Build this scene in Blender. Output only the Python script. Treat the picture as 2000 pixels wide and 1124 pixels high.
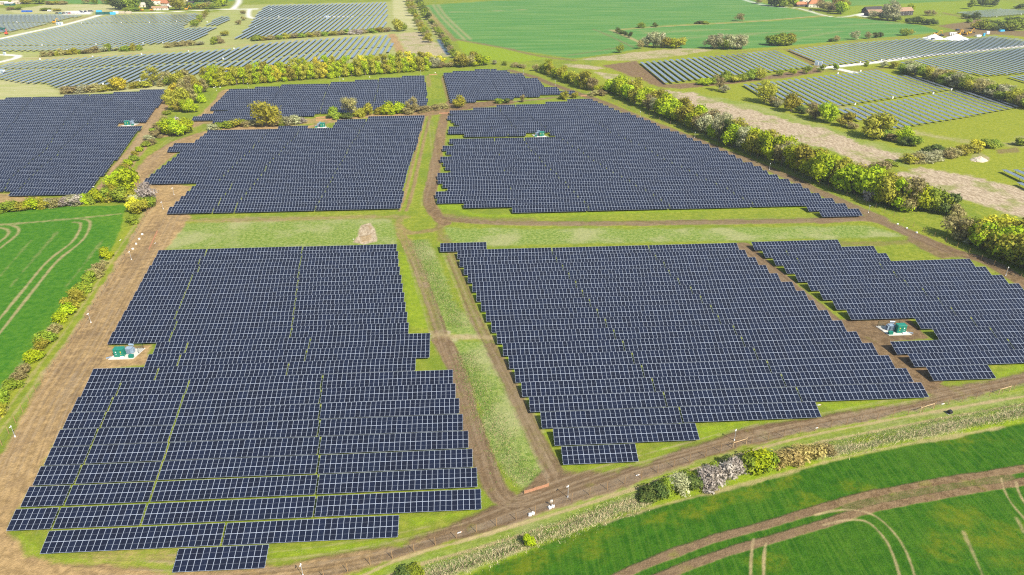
import bpy, math, random
import numpy as np
from mathutils import Matrix, Vector
R = math.radians
for o in list(bpy.data.objects): bpy.data.objects.remove(o)
sc = bpy.context.scene
COL = sc.collection
rng = random.Random(7)
nrng = np.random.RandomState(11)

# ------------------------------------------------------------------ camera
FPX, TH, ROLL, YAW, CAMH = 1380.0, R(27.661), R(0.169), R(-3.292), 103.0
cd = bpy.data.cameras.new('camera'); cam = bpy.data.objects.new('camera', cd); COL.objects.link(cam)
cd.sensor_width = 36.0; cd.lens = FPX/2000*36; cd.clip_end = 20000; cd.clip_start = 1
cam.matrix_world = Matrix.Translation((0, 0, CAMH)) @ Matrix.Rotation(YAW, 4, 'Z') @ Matrix.Rotation(math.pi/2-TH, 4, 'X') @ Matrix.Rotation(-ROLL, 4, 'Z')
sc.camera = cam

sc.render.engine = 'CYCLES'; sc.cycles.use_denoising = False; sc.cycles.filter_width = 1.15; sc.cycles.max_bounces = 6
# ------------------------------------------------------------------ light
SUN_EL = R(46)
SHAZ = R(40)                       # shadows fall this far to the left of the view heading
w = bpy.data.worlds.new('World'); sc.world = w; w.use_nodes = True
nt = w.node_tree; bg = nt.nodes['Background']
sky = nt.nodes.new('ShaderNodeTexSky'); sky.sky_type = 'NISHITA'; sky.sun_disc = False
sky.sun_elevation = SUN_EL; sky.air_density = 1.0; sky.dust_density = 1.4; sky.ozone_density = 1.0
nt.links.new(sky.outputs[0], bg.inputs[0]); bg.inputs[1].default_value = 0.11
_h = YAW + SHAZ                    # shadow heading, counter clockwise from +y
shd = Vector((-math.sin(_h), math.cos(_h), 0))
sund = Vector((-shd.x*math.cos(SUN_EL), -shd.y*math.cos(SUN_EL), math.sin(SUN_EL)))   # towards the sun
sky.sun_rotation = math.atan2(sund.x, sund.y)
sl = bpy.data.lights.new('sun', 'SUN'); sl.energy = 4.6; sl.angle = R(0.53); sl.color = (1.0, 0.94, 0.82)
so = bpy.data.objects.new('sun', sl); COL.objects.link(so); so.location = (60, -80, 200)
so.rotation_euler = (-sund).to_track_quat('-Z', 'Y').to_euler()
sc.view_settings.view_transform = 'Standard'; sc.view_settings.look = 'None'
sc.view_settings.exposure = 0.72; sc.view_settings.gamma = 1.0; sc.view_settings.use_curve_mapping = False

# ------------------------------------------------------------------ helpers
def G(x, y, z=0.0):
    """a point of the photograph (2000 px wide) carried onto the level z in the world"""
    X = np.asarray(x, float)-1000; Y = np.asarray(y, float)-562
    c, s = math.cos(ROLL), math.sin(ROLL)
    X, Y = c*X-s*Y, s*X+c*Y
    dy = FPX*math.cos(TH)-Y*math.sin(TH); dz = -FPX*math.sin(TH)-Y*math.cos(TH)
    t = (z-CAMH)/dz
    a, b = X*t, dy*t
    c, s = math.cos(YAW), math.sin(YAW)
    return c*a-s*b, s*a+c*b
def PX(x, y, z):
    c, s = math.cos(-YAW), math.sin(-YAW)
    a, b = c*x-s*y, s*x+c*y
    h = z-CAMH
    depth = b*math.cos(TH)-h*math.sin(TH); up = b*math.sin(TH)+h*math.cos(TH)
    X, Y = a*FPX/depth, -up*FPX/depth
    c, s = math.cos(ROLL), math.sin(ROLL)
    return 1000+c*X+s*Y, 562-s*X+c*Y, depth

class MB:
    def __init__(s): s.v = []; s.f = []; s.m = []; s.uv = {}
    def quad(s, pts, m=0, uv=None):
        i = len(s.v); s.v += [tuple(p) for p in pts]; s.f.append(tuple(range(i, i+len(pts)))); s.m.append(m)
        if uv: s.uv[len(s.f)-1] = uv
    def box(s, cx, cy, z0, dx, dy, dz, m=0, rot=0, taper=1.0):
        i = len(s.v); c, n = math.cos(rot), math.sin(rot)
        for z, k in ((z0, 1), (z0+dz, taper)):
            for a, b in ((-1, -1), (1, -1), (1, 1), (-1, 1)):
                x, y = a*dx/2*k, b*dy/2*k
                s.v.append((cx+c*x-n*y, cy+n*x+c*y, z))
        for q in ((3, 2, 1, 0), (4, 5, 6, 7), (0, 1, 5, 4), (1, 2, 6, 5), (2, 3, 7, 6), (3, 0, 4, 7)):
            s.f.append(tuple(i+j for j in q)); s.m.append(m)
    def tube(s, a, b, r0, r1=None, n=6, m=0):
        r1 = r0 if r1 is None else r1
        a = Vector(a); b = Vector(b); d = (b-a)
        if d.length < 1e-6: return
        d.normalize(); u = d.orthogonal().normalized(); w_ = d.cross(u)
        i = len(s.v)
        for p, r in ((a, r0), (b, r1)):
            for k in range(n):
                t = 2*math.pi*k/n; s.v.append(tuple(p+u*(r*math.cos(t))+w_*(r*math.sin(t))))
        for k in range(n):
            s.f.append((i+k, i+(k+1) % n, i+n+(k+1) % n, i+n+k)); s.m.append(m)
        s.f.append(tuple(i+k for k in reversed(range(n)))); s.m.append(m)
        s.f.append(tuple(i+n+k for k in range(n))); s.m.append(m)
    def gable(s, cx, cy, z0, dx, dy, h, over=0.3, t=0.18, rot=0, m=0, hip=0.0):
        """pitched roof, ridge along local x"""
        c, n = math.cos(rot), math.sin(rot)
        X, Y = dx/2+over, dy/2+over
        def P(x, y, z): return (cx+c*x-n*y, cy+n*x+c*y, z)
        zb = z0-over*h/(dy/2)
        r = X-hip
        lo = [P(-X, -Y, zb), P(X, -Y, zb), P(X, Y, zb), P(-X, Y, zb), P(-r, 0, z0+h), P(r, 0, z0+h)]
        hi = [(a, b, d+t) for a, b, d in lo]
        i = len(s.v); s.v += lo+hi
        for q in ((0, 1, 5, 4), (2, 3, 4, 5), (1, 2, 5), (3, 0, 4)):
            s.f.append(tuple(i+6+j for j in q)); s.m.append(m)
            s.f.append(tuple(i+j for j in reversed(q))); s.m.append(m)
        for a, b in ((0, 1), (1, 2), (2, 3), (3, 0)):
            s.f.append((i+a, i+b, i+6+b, i+6+a)); s.m.append(m)
    def mesh(s, name, mats, smooth=False):
        me = bpy.data.meshes.new(name); me.from_pydata(s.v, [], s.f)
        for m in (mats if isinstance(mats, (list, tuple)) else [mats]): me.materials.append(m)
        if any(s.m): me.polygons.foreach_set('material_index', s.m)
        if s.uv:
            l = me.uv_layers.new(name='UVMap')
            for fi, uv in s.uv.items():
                p = me.polygons[fi]
                for k, li in enumerate(p.loop_indices): l.data[li].uv = uv[k]
        if smooth: me.polygons.foreach_set('use_smooth', [True]*len(me.polygons))
        me.update(); return me
def link(name, data, parent=None, loc=(0, 0, 0), rz=0.0, sca=None):
    o = bpy.data.objects.new(name, data); COL.objects.link(o)
    o.location = loc
    if rz: o.rotation_euler = (0, 0, rz)
    if sca: o.scale = sca
    if parent: o.parent = parent
    return o
def tag(o, label=None, cat=None, group=None, kind=None):
    if label: o['label'] = label
    if cat: o['category'] = cat
    if group: o['group'] = group
    if kind: o['kind'] = kind
    return o
def thing(name, label, cat, loc, rz=0.0, group=None):
    return tag(link(name, None, None, loc, rz), label, cat, group)
ONES = 'zeroth first second third fourth fifth sixth seventh eighth ninth tenth eleventh twelfth thirteenth fourteenth fifteenth sixteenth seventeenth eighteenth nineteenth'.split()
TENS = {2: ('twentieth', 'twenty'), 3: ('thirtieth', 'thirty'), 4: ('fortieth', 'forty'), 5: ('fiftieth', 'fifty'), 6: ('sixtieth', 'sixty'), 7: ('seventieth', 'seventy'), 8: ('eightieth', 'eighty'), 9: ('ninetieth', 'ninety')}
def nth(n):
    if n < 20: return ONES[n]
    t, u = divmod(n, 10)
    if t not in TENS: return '%dth' % n
    return TENS[t][0] if u == 0 else TENS[t][1]+'-'+ONES[u]

# ------------------------------------------------------------------ node helpers
def newmat(name):
    m = bpy.data.materials.new(name); m.use_nodes = True
    return m, m.node_tree, m.node_tree.nodes['Principled BSDF']
class N:
    def __init__(s, t): s.t = t
    def new(s, typ, **k):
        n = s.t.nodes.new(typ)
        for a, b in k.items(): setattr(n, a, b)
        return n
    def put(s, sock, v):
        if hasattr(v, 'is_output') or isinstance(v, bpy.types.NodeSocket): s.t.links.new(v, sock)
        elif isinstance(v, (tuple, list)) and len(v) == 3 and sock.type == 'RGBA': sock.default_value = (*v, 1)
        else: sock.default_value = v
    def math(s, op, a, b=None, c=None, clamp=False):
        n = s.new('ShaderNodeMath', operation=op); n.use_clamp = clamp
        s.put(n.inputs[0], a)
        if b is not None: s.put(n.inputs[1], b)
        if c is not None: s.put(n.inputs[2], c)
        return n.outputs[0]
    def mix(s, f, a, b, blend='MIX'):
        n = s.new('ShaderNodeMix', data_type='RGBA', blend_type=blend)
        s.put(n.inputs[0], f); s.put(n.inputs[6], a); s.put(n.inputs[7], b)
        return n.outputs[2]
    def noise(s, vec, scale, detail=3.0, rough=0.6, dist=0.0):
        n = s.new('ShaderNodeTexNoise'); n.noise_dimensions = '3D'
        s.put(n.inputs['Vector'], vec); n.inputs['Scale'].default_value = scale
        n.inputs['Detail'].default_value = detail; n.inputs['Roughness'].default_value = rough; n.inputs['Distortion'].default_value = dist
        return n.outputs[0]
    def step(s, v, lo, hi):
        n = s.new('ShaderNodeMapRange'); n.interpolation_type = 'SMOOTHSTEP'
        s.put(n.inputs[0], v); n.inputs[1].default_value = lo; n.inputs[2].default_value = hi
        return n.outputs[0]
    def mapping(s, vec, scale=(1, 1, 1), rot=(0, 0, 0)):
        n = s.new('ShaderNodeMapping'); s.put(n.inputs[0], vec); n.inputs[3].default_value = scale; n.inputs[2].default_value = rot
        return n.outputs[0]
def simple(name, col, rough=0.7, metal=0.0, vary=0.15, scale=2.0, bump=0.0):
    m, t, b = newmat(name); n = N(t)
    tc = n.new('ShaderNodeTexCoord').outputs['Object']
    f = n.noise(tc, scale, 4)
    d = tuple(c*(1-vary) for c in col); l = tuple(min(1, c*(1+vary)) for c in col)
    n.put(b.inputs['Base Color'], n.mix(f, d, l))
    b.inputs['Roughness'].default_value = rough; b.inputs['Metallic'].default_value = metal
    if bump:
        bn = n.new('ShaderNodeBump'); bn.inputs['Strength'].default_value = bump; n.put(bn.inputs['Height'], f); n.put(b.inputs['Normal'], bn.outputs[0])
    return m

# ------------------------------------------------------------------ ground: one graded sheet with zone masks
def vnoise(x, y, s, seed):
    x = x/s; y = y/s
    xi = np.floor(x).astype(np.int64); yi = np.floor(y).astype(np.int64); fx = x-xi; fy = y-yi
    fx = fx*fx*(3-2*fx); fy = fy*fy*(3-2*fy)
    def h(a, b):
        n = (a*374761393+b*668265263+seed*982451653) & 0x7fffffff
        n = ((n ^ (n >> 13))*1274126177) & 0x7fffffff
        return ((n ^ (n >> 16)) & 0xffff)/65535.0
    return (h(xi, yi)*(1-fx)+h(xi+1, yi)*fx)*(1-fy)+(h(xi, yi+1)*(1-fx)+h(xi+1, yi+1)*fx)*fy
def fbm(x, y, s, seed=1): return (vnoise(x, y, s, seed)*.55+vnoise(x, y, s/2.3, seed+1)*.3+vnoise(x, y, s/5.1, seed+2)*.15)-.5

NR, NC = 820, 1200
ii = np.arange(NR)/(NR-1)
u0, u1 = 1460.0, 146.0
KA = CAMH*FPX/math.cos(TH)**2
yy = KA/(u0+(u1-u0)*ii)-CAMH*math.tan(TH)           # row spacing grows with distance
ss = np.linspace(-1, 1, NC)
xx = (yy[:, None]*0.80+42)*ss[None, :]+yy[:, None]*0.057
GX = xx.ravel(); GY = np.repeat(yy, NC)
CELL = np.repeat(np.gradient(yy), NC)*.35+0.12       # softness that follows the sheet's own resolution
NZ = fbm(GX, GY, 7.0, 3); NZ2 = fbm(GX, GY, 2.2, 9); NZB = fbm(GX, GY, 40.0, 21)
MASK = {k: np.zeros(NR*NC, np.float32) for k in ('soil', 'dry', 'crop', 'rough', 'gravel', 'olive', 'rut', 'meadow', 'lush', 'water', 'dark', 'pad', 'scar', 'scarl')}
def smooth_path(pts, n=6, closed=False):
    P = np.array(pts, float); out = []
    L = len(P)
    for i in range(L-1):
        p0, p1, p2, p3 = P[max(i-1, 0)], P[i], P[i+1], P[min(i+2, L-1)]
        for k in range(n):
            t = k/n
            out.append(.5*((2*p1)+(-p0+p2)*t+(2*p0-5*p1+4*p2-p3)*t*t+(-p0+3*p1-3*p2+p3)*t**3))
    out.append(P[-1]); return np.array(out)
def segdist(qx, qy, A, B):
    d2 = np.full(qx.shape, 1e12); tt = np.zeros_like(qx)
    for (ax, ay), (bx, by) in zip(A, B):
        ex, ey = bx-ax, by-ay; L2 = ex*ex+ey*ey+1e-9
        t = np.clip(((qx-ax)*ex+(qy-ay)*ey)/L2, 0, 1)
        d2 = np.minimum(d2, (qx-ax-t*ex)**2+(qy-ay-t*ey)**2)
    return np.sqrt(d2)
def put_mask(kind, idx, sd, val, soft, amp, op):
    s = np.maximum(soft, CELL[idx])
    v = np.clip(.5-(sd+amp*(NZ[idx]*1.3+NZ2[idx]*.7))/(2*s), 0, 1); v = v*v*(3-2*v)*val
    M = MASK[kind]
    if op == 'max': M[idx] = np.maximum(M[idx], v)
    else: M[idx] = M[idx]*(1-v)
def area(kind, pts, val=1.0, soft=.5, amp=1.0, op='max', z=0.0, world=False):
    if world: wx, wy = np.array(pts, float).T
    else: wx, wy = G(*np.array(pts, float).T, z)
    pad = soft*2+amp+12
    idx = np.where((GX > wx.min()-pad) & (GX < wx.max()+pad) & (GY > wy.min()-pad) & (GY < wy.max()+pad))[0]
    if not len(idx): return
    qx, qy = GX[idx], GY[idx]
    A = np.stack([wx, wy], 1); B = np.roll(A, -1, 0)
    ins = np.zeros(len(idx), bool)
    for (ax, ay), (bx, by) in zip(A, B):
        c = ((ay > qy) != (by > qy))
        if ay != by: ins ^= c & (qx < (bx-ax)*(qy-ay)/(by-ay)+ax)
    d = segdist(qx, qy, A, B)
    put_mask(kind, idx, np.where(ins, -d, d), val, soft, amp, op)
def line(kind, pts, wid, val=1.0, soft=.3, amp=.4, op='max', sm=5):
    P = smooth_path(pts, sm) if sm > 1 else np.array(pts, float)
    wx, wy = G(P[:, 0], P[:, 1])
    pad = wid+soft*2+amp+8
    idx = np.where((GX > wx.min()-pad) & (GX < wx.max()+pad) & (GY > wy.min()-pad) & (GY < wy.max()+pad))[0]
    if not len(idx): return
    A = np.stack([wx, wy], 1)
    d = segdist(GX[idx], GY[idx], A[:-1], A[1:])
    put_mask(kind, idx, d-wid/2, val, soft, amp, op)
def ruts(kind, pts, gauge, wid, val=1.0, soft=.25, amp=.3, sm=5):
    """two parallel wheel tracks"""
    P = smooth_path(pts, sm); wx, wy = G(P[:, 0], P[:, 1]); A = np.stack([wx, wy], 1)
    t = np.gradient(A, axis=0); t /= np.linalg.norm(t, axis=1)[:, None]+1e-9; nrm = np.stack([-t[:, 1], t[:, 0]], 1)
    for s in (-1, 1):
        Q = A+nrm*gauge/2*s
        pad = wid+soft*2+amp+6
        idx = np.where((GX > Q[:, 0].min()-pad) & (GX < Q[:, 0].max()+pad) & (GY > Q[:, 1].min()-pad) & (GY < Q[:, 1].max()+pad))[0]
        if not len(idx): continue
        put_mask(kind, idx, segdist(GX[idx], GY[idx], Q[:-1], Q[1:])-wid/2, val, soft, amp, 'max')
exec_zones = True
# --- general tone of the far country
area('meadow', [(-300, 200), (-300, 10), (60, 18), (230, 8), (235, 24), (420, 24), (480, 10), (760, 4), (815, 5), (830, 60), (880, 105), (760, 128), (600, 132), (420, 150), (330, 172), (230, 180), (110, 192), (0, 196)], .55, 6, 10)
area('olive', [(1130, 135), (1250, 100), (1500, 92), (1800, 68), (2300, 60), (2300, 420), (2000, 372), (1760, 335), (1560, 262), (1400, 215), (1290, 170), (1180, 178)], .75, 3, 5)
area('meadow', [(10, 22), (100, 8), (222, 9), (228, 21), (150, 27), (30, 27)], 1, 4, 8)
area('meadow', [(-40, 156), (60, 158), (118, 176), (230, 170), (320, 162), (330, 176), (130, 186), (-40, 200)], .85, 3, 5)
area('meadow', [(10, 112), (110, 112), (300, 100), (460, 88), (760, 64), (760, 69), (500, 86), (250, 106), (60, 122), (0, 132), (0, 124)], .8, 2, 3)
line('soil', [(30, 116), (140, 112), (300, 102), (480, 88), (640, 76)], 5, .5, 2, 3)
area('lush', [(0, 98), (220, 98), (100, 106), (0, 107)], .8, 2, 3)
area('lush', [(405, 30), (470, 22), (480, 60), (410, 86), (372, 84), (430, 56), (395, 50)], .5, 3, 4)
area('meadow', [(765, 0), (797, 0), (818, 36), (817, 54), (768, 56)], 1, 1.5, 3)
area('dry', [(776, 66), (822, 62), (850, 84), (868, 94), (880, 110), (802, 112)], .75, 2, 5)
area('dry', [(822, 12), (832, 22), (880, 92), (905, 122), (892, 122), (866, 90), (838, 50)], .6, 1.5, 4)
area('soil', [(757, 68), (772, 66), (792, 102), (776, 104)], 1, 1, 2)
# --- far crop fields
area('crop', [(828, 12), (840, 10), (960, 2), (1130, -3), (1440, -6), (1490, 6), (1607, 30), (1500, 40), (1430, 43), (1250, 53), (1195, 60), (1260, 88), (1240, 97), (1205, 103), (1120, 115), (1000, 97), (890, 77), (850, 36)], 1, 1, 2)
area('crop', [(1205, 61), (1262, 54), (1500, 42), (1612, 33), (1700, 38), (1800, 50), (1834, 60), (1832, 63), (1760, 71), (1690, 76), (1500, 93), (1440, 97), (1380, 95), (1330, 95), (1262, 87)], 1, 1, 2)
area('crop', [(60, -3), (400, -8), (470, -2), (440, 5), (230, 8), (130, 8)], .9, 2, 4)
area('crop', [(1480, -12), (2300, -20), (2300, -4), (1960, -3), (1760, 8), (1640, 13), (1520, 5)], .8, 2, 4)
area('lush', [(890, 78), (1000, 99), (1080, 114), (1010, 122), (940, 116), (905, 104)], 1, 1.5, 3)
area('lush', [(1640, 14), (1800, 5), (1960, 2), (2010, 14), (1950, 20), (1870, 26), (1760, 30), (1640, 32)], .55, 3, 4)
area('lush', [(1790, 34), (1880, 30), (1905, 38), (1880, 46), (1800, 50), (1740, 40)], .5, 3, 4)
area('lush', [(1930, 38), (2000, 30), (2300, 20), (2300, 60), (1990, 62), (1900, 56)], .6, 3, 4)
for p in ([(1000, 98), (1060, 111), (1120, 118)], [(890, 77), (1000, 97)], [(832, 14), (850, 38), (888, 80)]): line('soil', p, 5, .75, 1.2, 2)
ruts('rut', [(850, 9), (868, 34), (914, 78)], 6, 2.0, .8)
line('rut', [(880, 24), (960, 22), (1030, 19)], 2.2, .7, .6, 1)
line('rut', [(1195, 60), (1225, 57), (1330, 50), (1470, 42), (1607, 31)], 4, .9, .8, 1)
line('rut', [(1193, 59), (1225, 72), (1260, 88)], 4, .9, .8, 1)
line('soil', [(1160, 58), (1185, 68), (1235, 92)], 2.5, .7, .8, 1.5); line('soil', [(1108, 109), (1220, 92)], 3, .6, .8, 1.5)
for a, b, c, d in ((1260, 66, 1420, 58), (1300, 78, 1500, 64), (1440, 70, 1600, 58), (1640, 50, 1760, 46), (1250, 60, 1300, 75), (1540, 80, 1640, 62)): line('rut', [(a, b), ((a+c)/2, (b+d)/2-1), (c, d)], 5, .35, 4, 5)
line('gravel', [(1440, -4), (1500, 12), (1560, 17), (1612, 31), (1650, 33), (1690, 26), (1705, 28)], 4, .8, 1, 1)
area('gravel', [(1668, 30), (1690, 24), (1705, 30), (1690, 34)], .9, 1, 2)
# --- brown ground round the right hand trackers
area('soil', [(1175, 128), (1240, 120), (1302, 165), (1400, 160), (1500, 148), (1592, 132), (1606, 142), (1520, 154), (1420, 165), (1330, 174), (1286, 170), (1240, 152)], 1, 1.5, 3)
line('soil', [(1400, 104), (1545, 95), (1700, 78), (1800, 72)], 3, .6, 1, 2)
area('soil', [(1530, 97), (1545, 98), (1615, 130), (1596, 133)], .8, 1, 2)
area('soil', [(1833, 51), (1879, 44), (1912, 38), (1928, 42), (1901, 54), (1950, 60), (2300, 62), (2300, 72), (2000, 72), (1945, 68), (1890, 72), (1800, 72), (1873, 60), (1842, 53)], .9, 1.5, 3)
line('soil', [(1840, 25), (1880, 34), (1915, 42)], 5, .8, 1.5, 2)
area('dry', [(1125, 117), (1230, 104), (1330, 95), (1400, 97), (1330, 109), (1230, 119)], .75, 2, 5)
area('dry', [(1098, 124), (1150, 127), (1184, 134), (1165, 137), (1110, 131)], .85, 1.5, 4)
area('dry', [(1164, 141), (1205, 146), (1246, 160), (1215, 164), (1180, 152)], .85, 1.5, 4)
area('dry', [(1296, 176), (1345, 181), (1420, 205), (1500, 225), (1600, 252), (1700, 287), (1768, 308), (1735, 322), (1690, 326), (1620, 292), (1500, 262), (1380, 224), (1305, 192)], 1, 2, 7)
area('dry', [(1740, 341), (1800, 327), (1900, 345), (2000, 369), (2300, 440), (2300, 520), (2000, 428), (1940, 408), (1870, 385), (1790, 357)], 1, 1.5, 4)
area('rough', [(1330, 178), (1480, 205), (1680, 270), (1800, 300), (1780, 330), (1500, 270), (1300, 200)], .6, 3, 6)
area('soil', [(1948, 294), (1985, 289), (1992, 298), (1950, 300)], .7, 1, 2)
line('dry', [(1640, 205), (1800, 262), (1960, 282), (2000, 270)], 6, .4, 3, 6)
# gravel tracks
line('gravel', [(-60, 84), (0, 76), (50, 65), (121, 50), (171, 37), (212, 27), (300, 25), (380, 21), (462, 18), (500, 18)], 6, 1, .8, .6)
line('gravel', [(466, -2), (466, 6), (456, 17)], 6, 1, .8, .6)
line('gravel', [(488, 18), (485, 27), (490, 35), (520, 36), (600, 34), (690, 32)], 4.5, 1, .8, .6)
line('gravel', [(-40, 107), (20, 108), (35, 110), (24, 116), (-40, 130)], 5, 1, .8, .6)
line('soil', [(60, 55), (120, 46), (180, 31), (230, 22)], 6, .6, 1.5, 2)
area('gravel', [(130, 22), (180, 21), (178, 29), (120, 29)], .9, 1, 2)
line('gravel', [(1606, 133), (1700, 123), (1800, 110), (1900, 100), (2060, 84)], 7, 1, .8, .6)
line('gravel', [(1636, 135), (1668, 142)], 6, 1, .8, .6)
line('soil', [(1600, 138), (1660, 140), (1740, 132)], 6, .5, 2, 3)
line('water', [(857, 78), (866, 92), (876, 107)], 4, 1, .4, .4)
# --- left crop field
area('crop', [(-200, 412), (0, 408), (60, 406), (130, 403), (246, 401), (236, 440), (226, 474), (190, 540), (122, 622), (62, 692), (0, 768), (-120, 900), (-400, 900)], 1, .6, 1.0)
area('lush', [(-200, 425), (0, 414), (246, 402), (242, 432), (224, 476), (188, 542), (120, 626), (60, 698), (0, 772), (-40, 800), (-40, 760), (40, 690), (110, 600), (180, 520), (222, 440), (120, 415), (-200, 436)], .55, 2, 3)
line('rut', [(-60, 446), (0, 440), (80, 433), (160, 426), (235, 418)], 1.6, .55, .5, 1.2)
ruts('rut', [(150, 431), (167, 437), (152, 470), (103, 510), (61, 560), (0, 636), (-60, 710)], 3.2, .9, .8)
ruts('rut', [(-20, 440), (12, 443), (26, 449), (22, 461), (-10, 486)], 3.2, .9, .75)
for q in ([(200, 470), (130, 560)], [(110, 455), (20, 560)], [(215, 480), (90, 650), (0, 760)], [(60, 470), (0, 540)]): line('rut', q, .8, .25, .5, 1)
line('olive', [(226, 476), (190, 545), (122, 626), (62, 698), (0, 775)], 4, .7, 2, 2)
# --- foreground crop field
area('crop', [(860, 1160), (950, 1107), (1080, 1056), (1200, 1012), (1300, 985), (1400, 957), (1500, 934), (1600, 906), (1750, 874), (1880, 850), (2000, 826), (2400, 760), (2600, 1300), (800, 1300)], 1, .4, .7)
line('lush', [(800, 1150), (950, 1092), (1080, 1042), (1200, 998), (1300, 970), (1400, 946), (1500, 922), (1600, 895), (1750, 862), (1880, 838), (2000, 815), (2100, 800)], 3.5, 1, .8, 1)
line('rut', [(1180, 1022), (1290, 988), (1380, 965), (1500, 934), (1640, 896), (1760, 870), (1860, 853), (1960, 834)], .9, .75, .4, .8)
ruts('soil', [(1000, 1235), (1180, 1160), (1262, 1120), (1400, 1068), (1500, 1040), (1600, 1010), (1680, 985), (1760, 968), (1860, 950), (1940, 938), (2040, 922), (2300, 885)], 3.4, 1.9, 1, .25, .35)
line('soil', [(1660, 990), (1700, 982), (1760, 967), (1860, 951), (1960, 933)], 3.5, .65, .6, 1.2)
ruts('rut', [(1600, 1016), (1650, 1006), (1692, 1010), (1722, 1030), (1752, 1070), (1775, 1135), (1800, 1230)], 2.6, .45, .8, .2, .2)
ruts('rut', [(1970, 938), (1976, 960), (1992, 988), (2030, 1030)], 2.6, .45, .8, .2, .2)
ruts('rut', [(1484, 1058), (1480, 1085), (1478, 1150), (1476, 1230)], 2.2, .45, .85, .2, .2)
area('olive', [(880, 1160), (1000, 1095), (1150, 1040), (1300, 995), (1420, 965), (1560, 930), (1500, 965), (1380, 1000), (1200, 1050), (1060, 1110), (980, 1160)], .8, 1.5, 4)
for cx, cy, rx, ry in ((1880, 1010, 45, 14), (1950, 1050, 60, 25), (1830, 1070, 40, 20), (1700, 955, 60, 10), (1600, 985, 50, 8), (1960, 1100, 40, 20), (1500, 1100, 30, 8), (1900, 860, 60, 8), (1150, 1080, 40, 14)):
    area('olive', [(cx+rx*math.cos(t), cy+ry*math.sin(t)) for t in np.linspace(0, 6.28, 9)[:-1]], .75, 2, 5)
line('rut', [(1882, 1040), (1900, 1080), (1922, 1130)], .5, .6, .3, .3); line('rut', [(1985, 1012), (2000, 1040)], .5, .5, .3, .3)
# --- perimeter bare soil
area('soil', [(-200, 1200), (-60, 960), (0, 885), (40, 812), (100, 707), (150, 634), (205, 548), (250, 473), (288, 407), (272, 378), (246, 366), (262, 335), (285, 308), (330, 280), (380, 262), (440, 247), (550, 244), (600, 246), (655, 234), (720, 224), (800, 213), (900, 203), (1000, 194), (1005, 203), (930, 212), (880, 220), (830, 228), (720, 230), (660, 236), (600, 252), (545, 255), (400, 270), (345, 300), (290, 345), (300, 352), (375, 364), (345, 412), (372, 424), (352, 452), (334, 478), (312, 500), (218, 676), (300, 672), (292, 714), (190, 722), (14, 1042), (78, 1088), (340, 1112), (420, 1118), (420, 1300), (-200, 1300)], 1, .8, 1.6)
area('soil', [(400, 1300), (400, 1122), (530, 1104), (640, 1085), (790, 1056), (880, 1022), (950, 992), (985, 985), (1085, 905), (1100, 915), (1245, 908), (1370, 866), (1440, 836), (1600, 812), (1815, 776), (1830, 745), (1945, 742), (2020, 722), (2400, 640), (2400, 690), (2000, 752), (1860, 784), (1700, 820), (1560, 848), (1430, 882), (1330, 912), (1260, 936), (1200, 956), (1110, 985), (1040, 1010), (930, 1045), (760, 1096), (640, 1140), (500, 1300)], 1, .6, 1.5)
for q in ([(40, 1048), (85, 1092), (180, 1086), (330, 1072), (345, 1100), (330, 1118), (230, 1096), (100, 1105), (60, 1080)],
          [(525, 1072), (790, 1054), (800, 1044), (800, 1062), (640, 1082), (530, 1100)], [(790, 1008), (948, 994), (930, 1004), (800, 1030)], [(940, 950), (958, 985), (948, 992)],
          [(1100, 912), (1248, 903), (1300, 872), (1320, 876), (1270, 905), (1180, 922), (1105, 925)], [(1365, 860), (1362, 835), (1600, 800), (1605, 815), (1480, 830), (1390, 862)], [(1600, 785), (1815, 770), (1810, 784), (1620, 806)], [(1820, 742), (1945, 735), (2000, 706), (2010, 722), (1930, 745), (1840, 757)]):
    area('soil', q, .85, .8, 2.2, 'cut'); area('lush', q, .9, .8, 2.2)
area('soil', [(120, 1085), (330, 1075), (340, 1096), (250, 1105)], .5, 2, 4)
# --- central lanes
line('soil', [(795, 470), (822, 540), (842, 600), (856, 650), (880, 700), (900, 760), (918, 830), (940, 890), (962, 950), (990, 990)], 3.6, .55, .8, 1.2)
line('soil', [(862, 665), (884, 705), (905, 765), (922, 830), (942, 890), (965, 950), (1000, 985)], 5.0, 1, .5, .8)
ruts('soil', [(782, 455), (805, 500), (830, 560), (852, 620), (862, 655)], 2.4, 1.0, .8)
line('soil', [(866, 462), (884, 500), (905, 555), (925, 610), (950, 660), (975, 710), (1000, 760), (1025, 815), (1052, 870), (1085, 930)], 3.4, .5, .7, 1.2)
line('soil', [(958, 676), (985, 725), (1008, 775), (1035, 830), (1062, 885), (1092, 935)], 3.6, .9, .5, .8)
ruts('soil', [(880, 500), (905, 560), (930, 625), (955, 670)], 2.2, .9, .8)
area('dry', [(838, 648), (862, 645), (880, 655), (960, 655), (962, 662), (900, 662), (868, 676), (845, 664)], .6, .8, 1.5)
line('rut', [(850, 655), (900, 658), (960, 660)], 2, .5, .8, 1)
area('rough', [(796, 470), (838, 468), (870, 545), (900, 610), (935, 655), (862, 652), (835, 560)], .9, 1, 2)
area('rough', [(888, 668), (950, 664), (1000, 770), (1068, 945), (1015, 958), (960, 890), (925, 780)], .9, 1, 2)
area('lush', [(778, 490), (800, 500), (850, 640), (805, 640), (795, 590)], .7, 1, 2)
line('lush', [(895, 505), (965, 650), (1015, 760), (1055, 850)], 3.0, .8, .8, 1)
line('lush', [(905, 760), (935, 900), (948, 960)], 2.0, .8, .6, 1)
area('rough', [(330, 452), (360, 436), (760, 426), (780, 445), (775, 478), (320, 488)], .9, 1.2, 3)
area('rough', [(870, 446), (1000, 447), (1400, 446), (1700, 440), (1765, 462), (1640, 466), (1440, 470), (960, 480), (870, 470)], .95, 1.2, 2.5)
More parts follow.
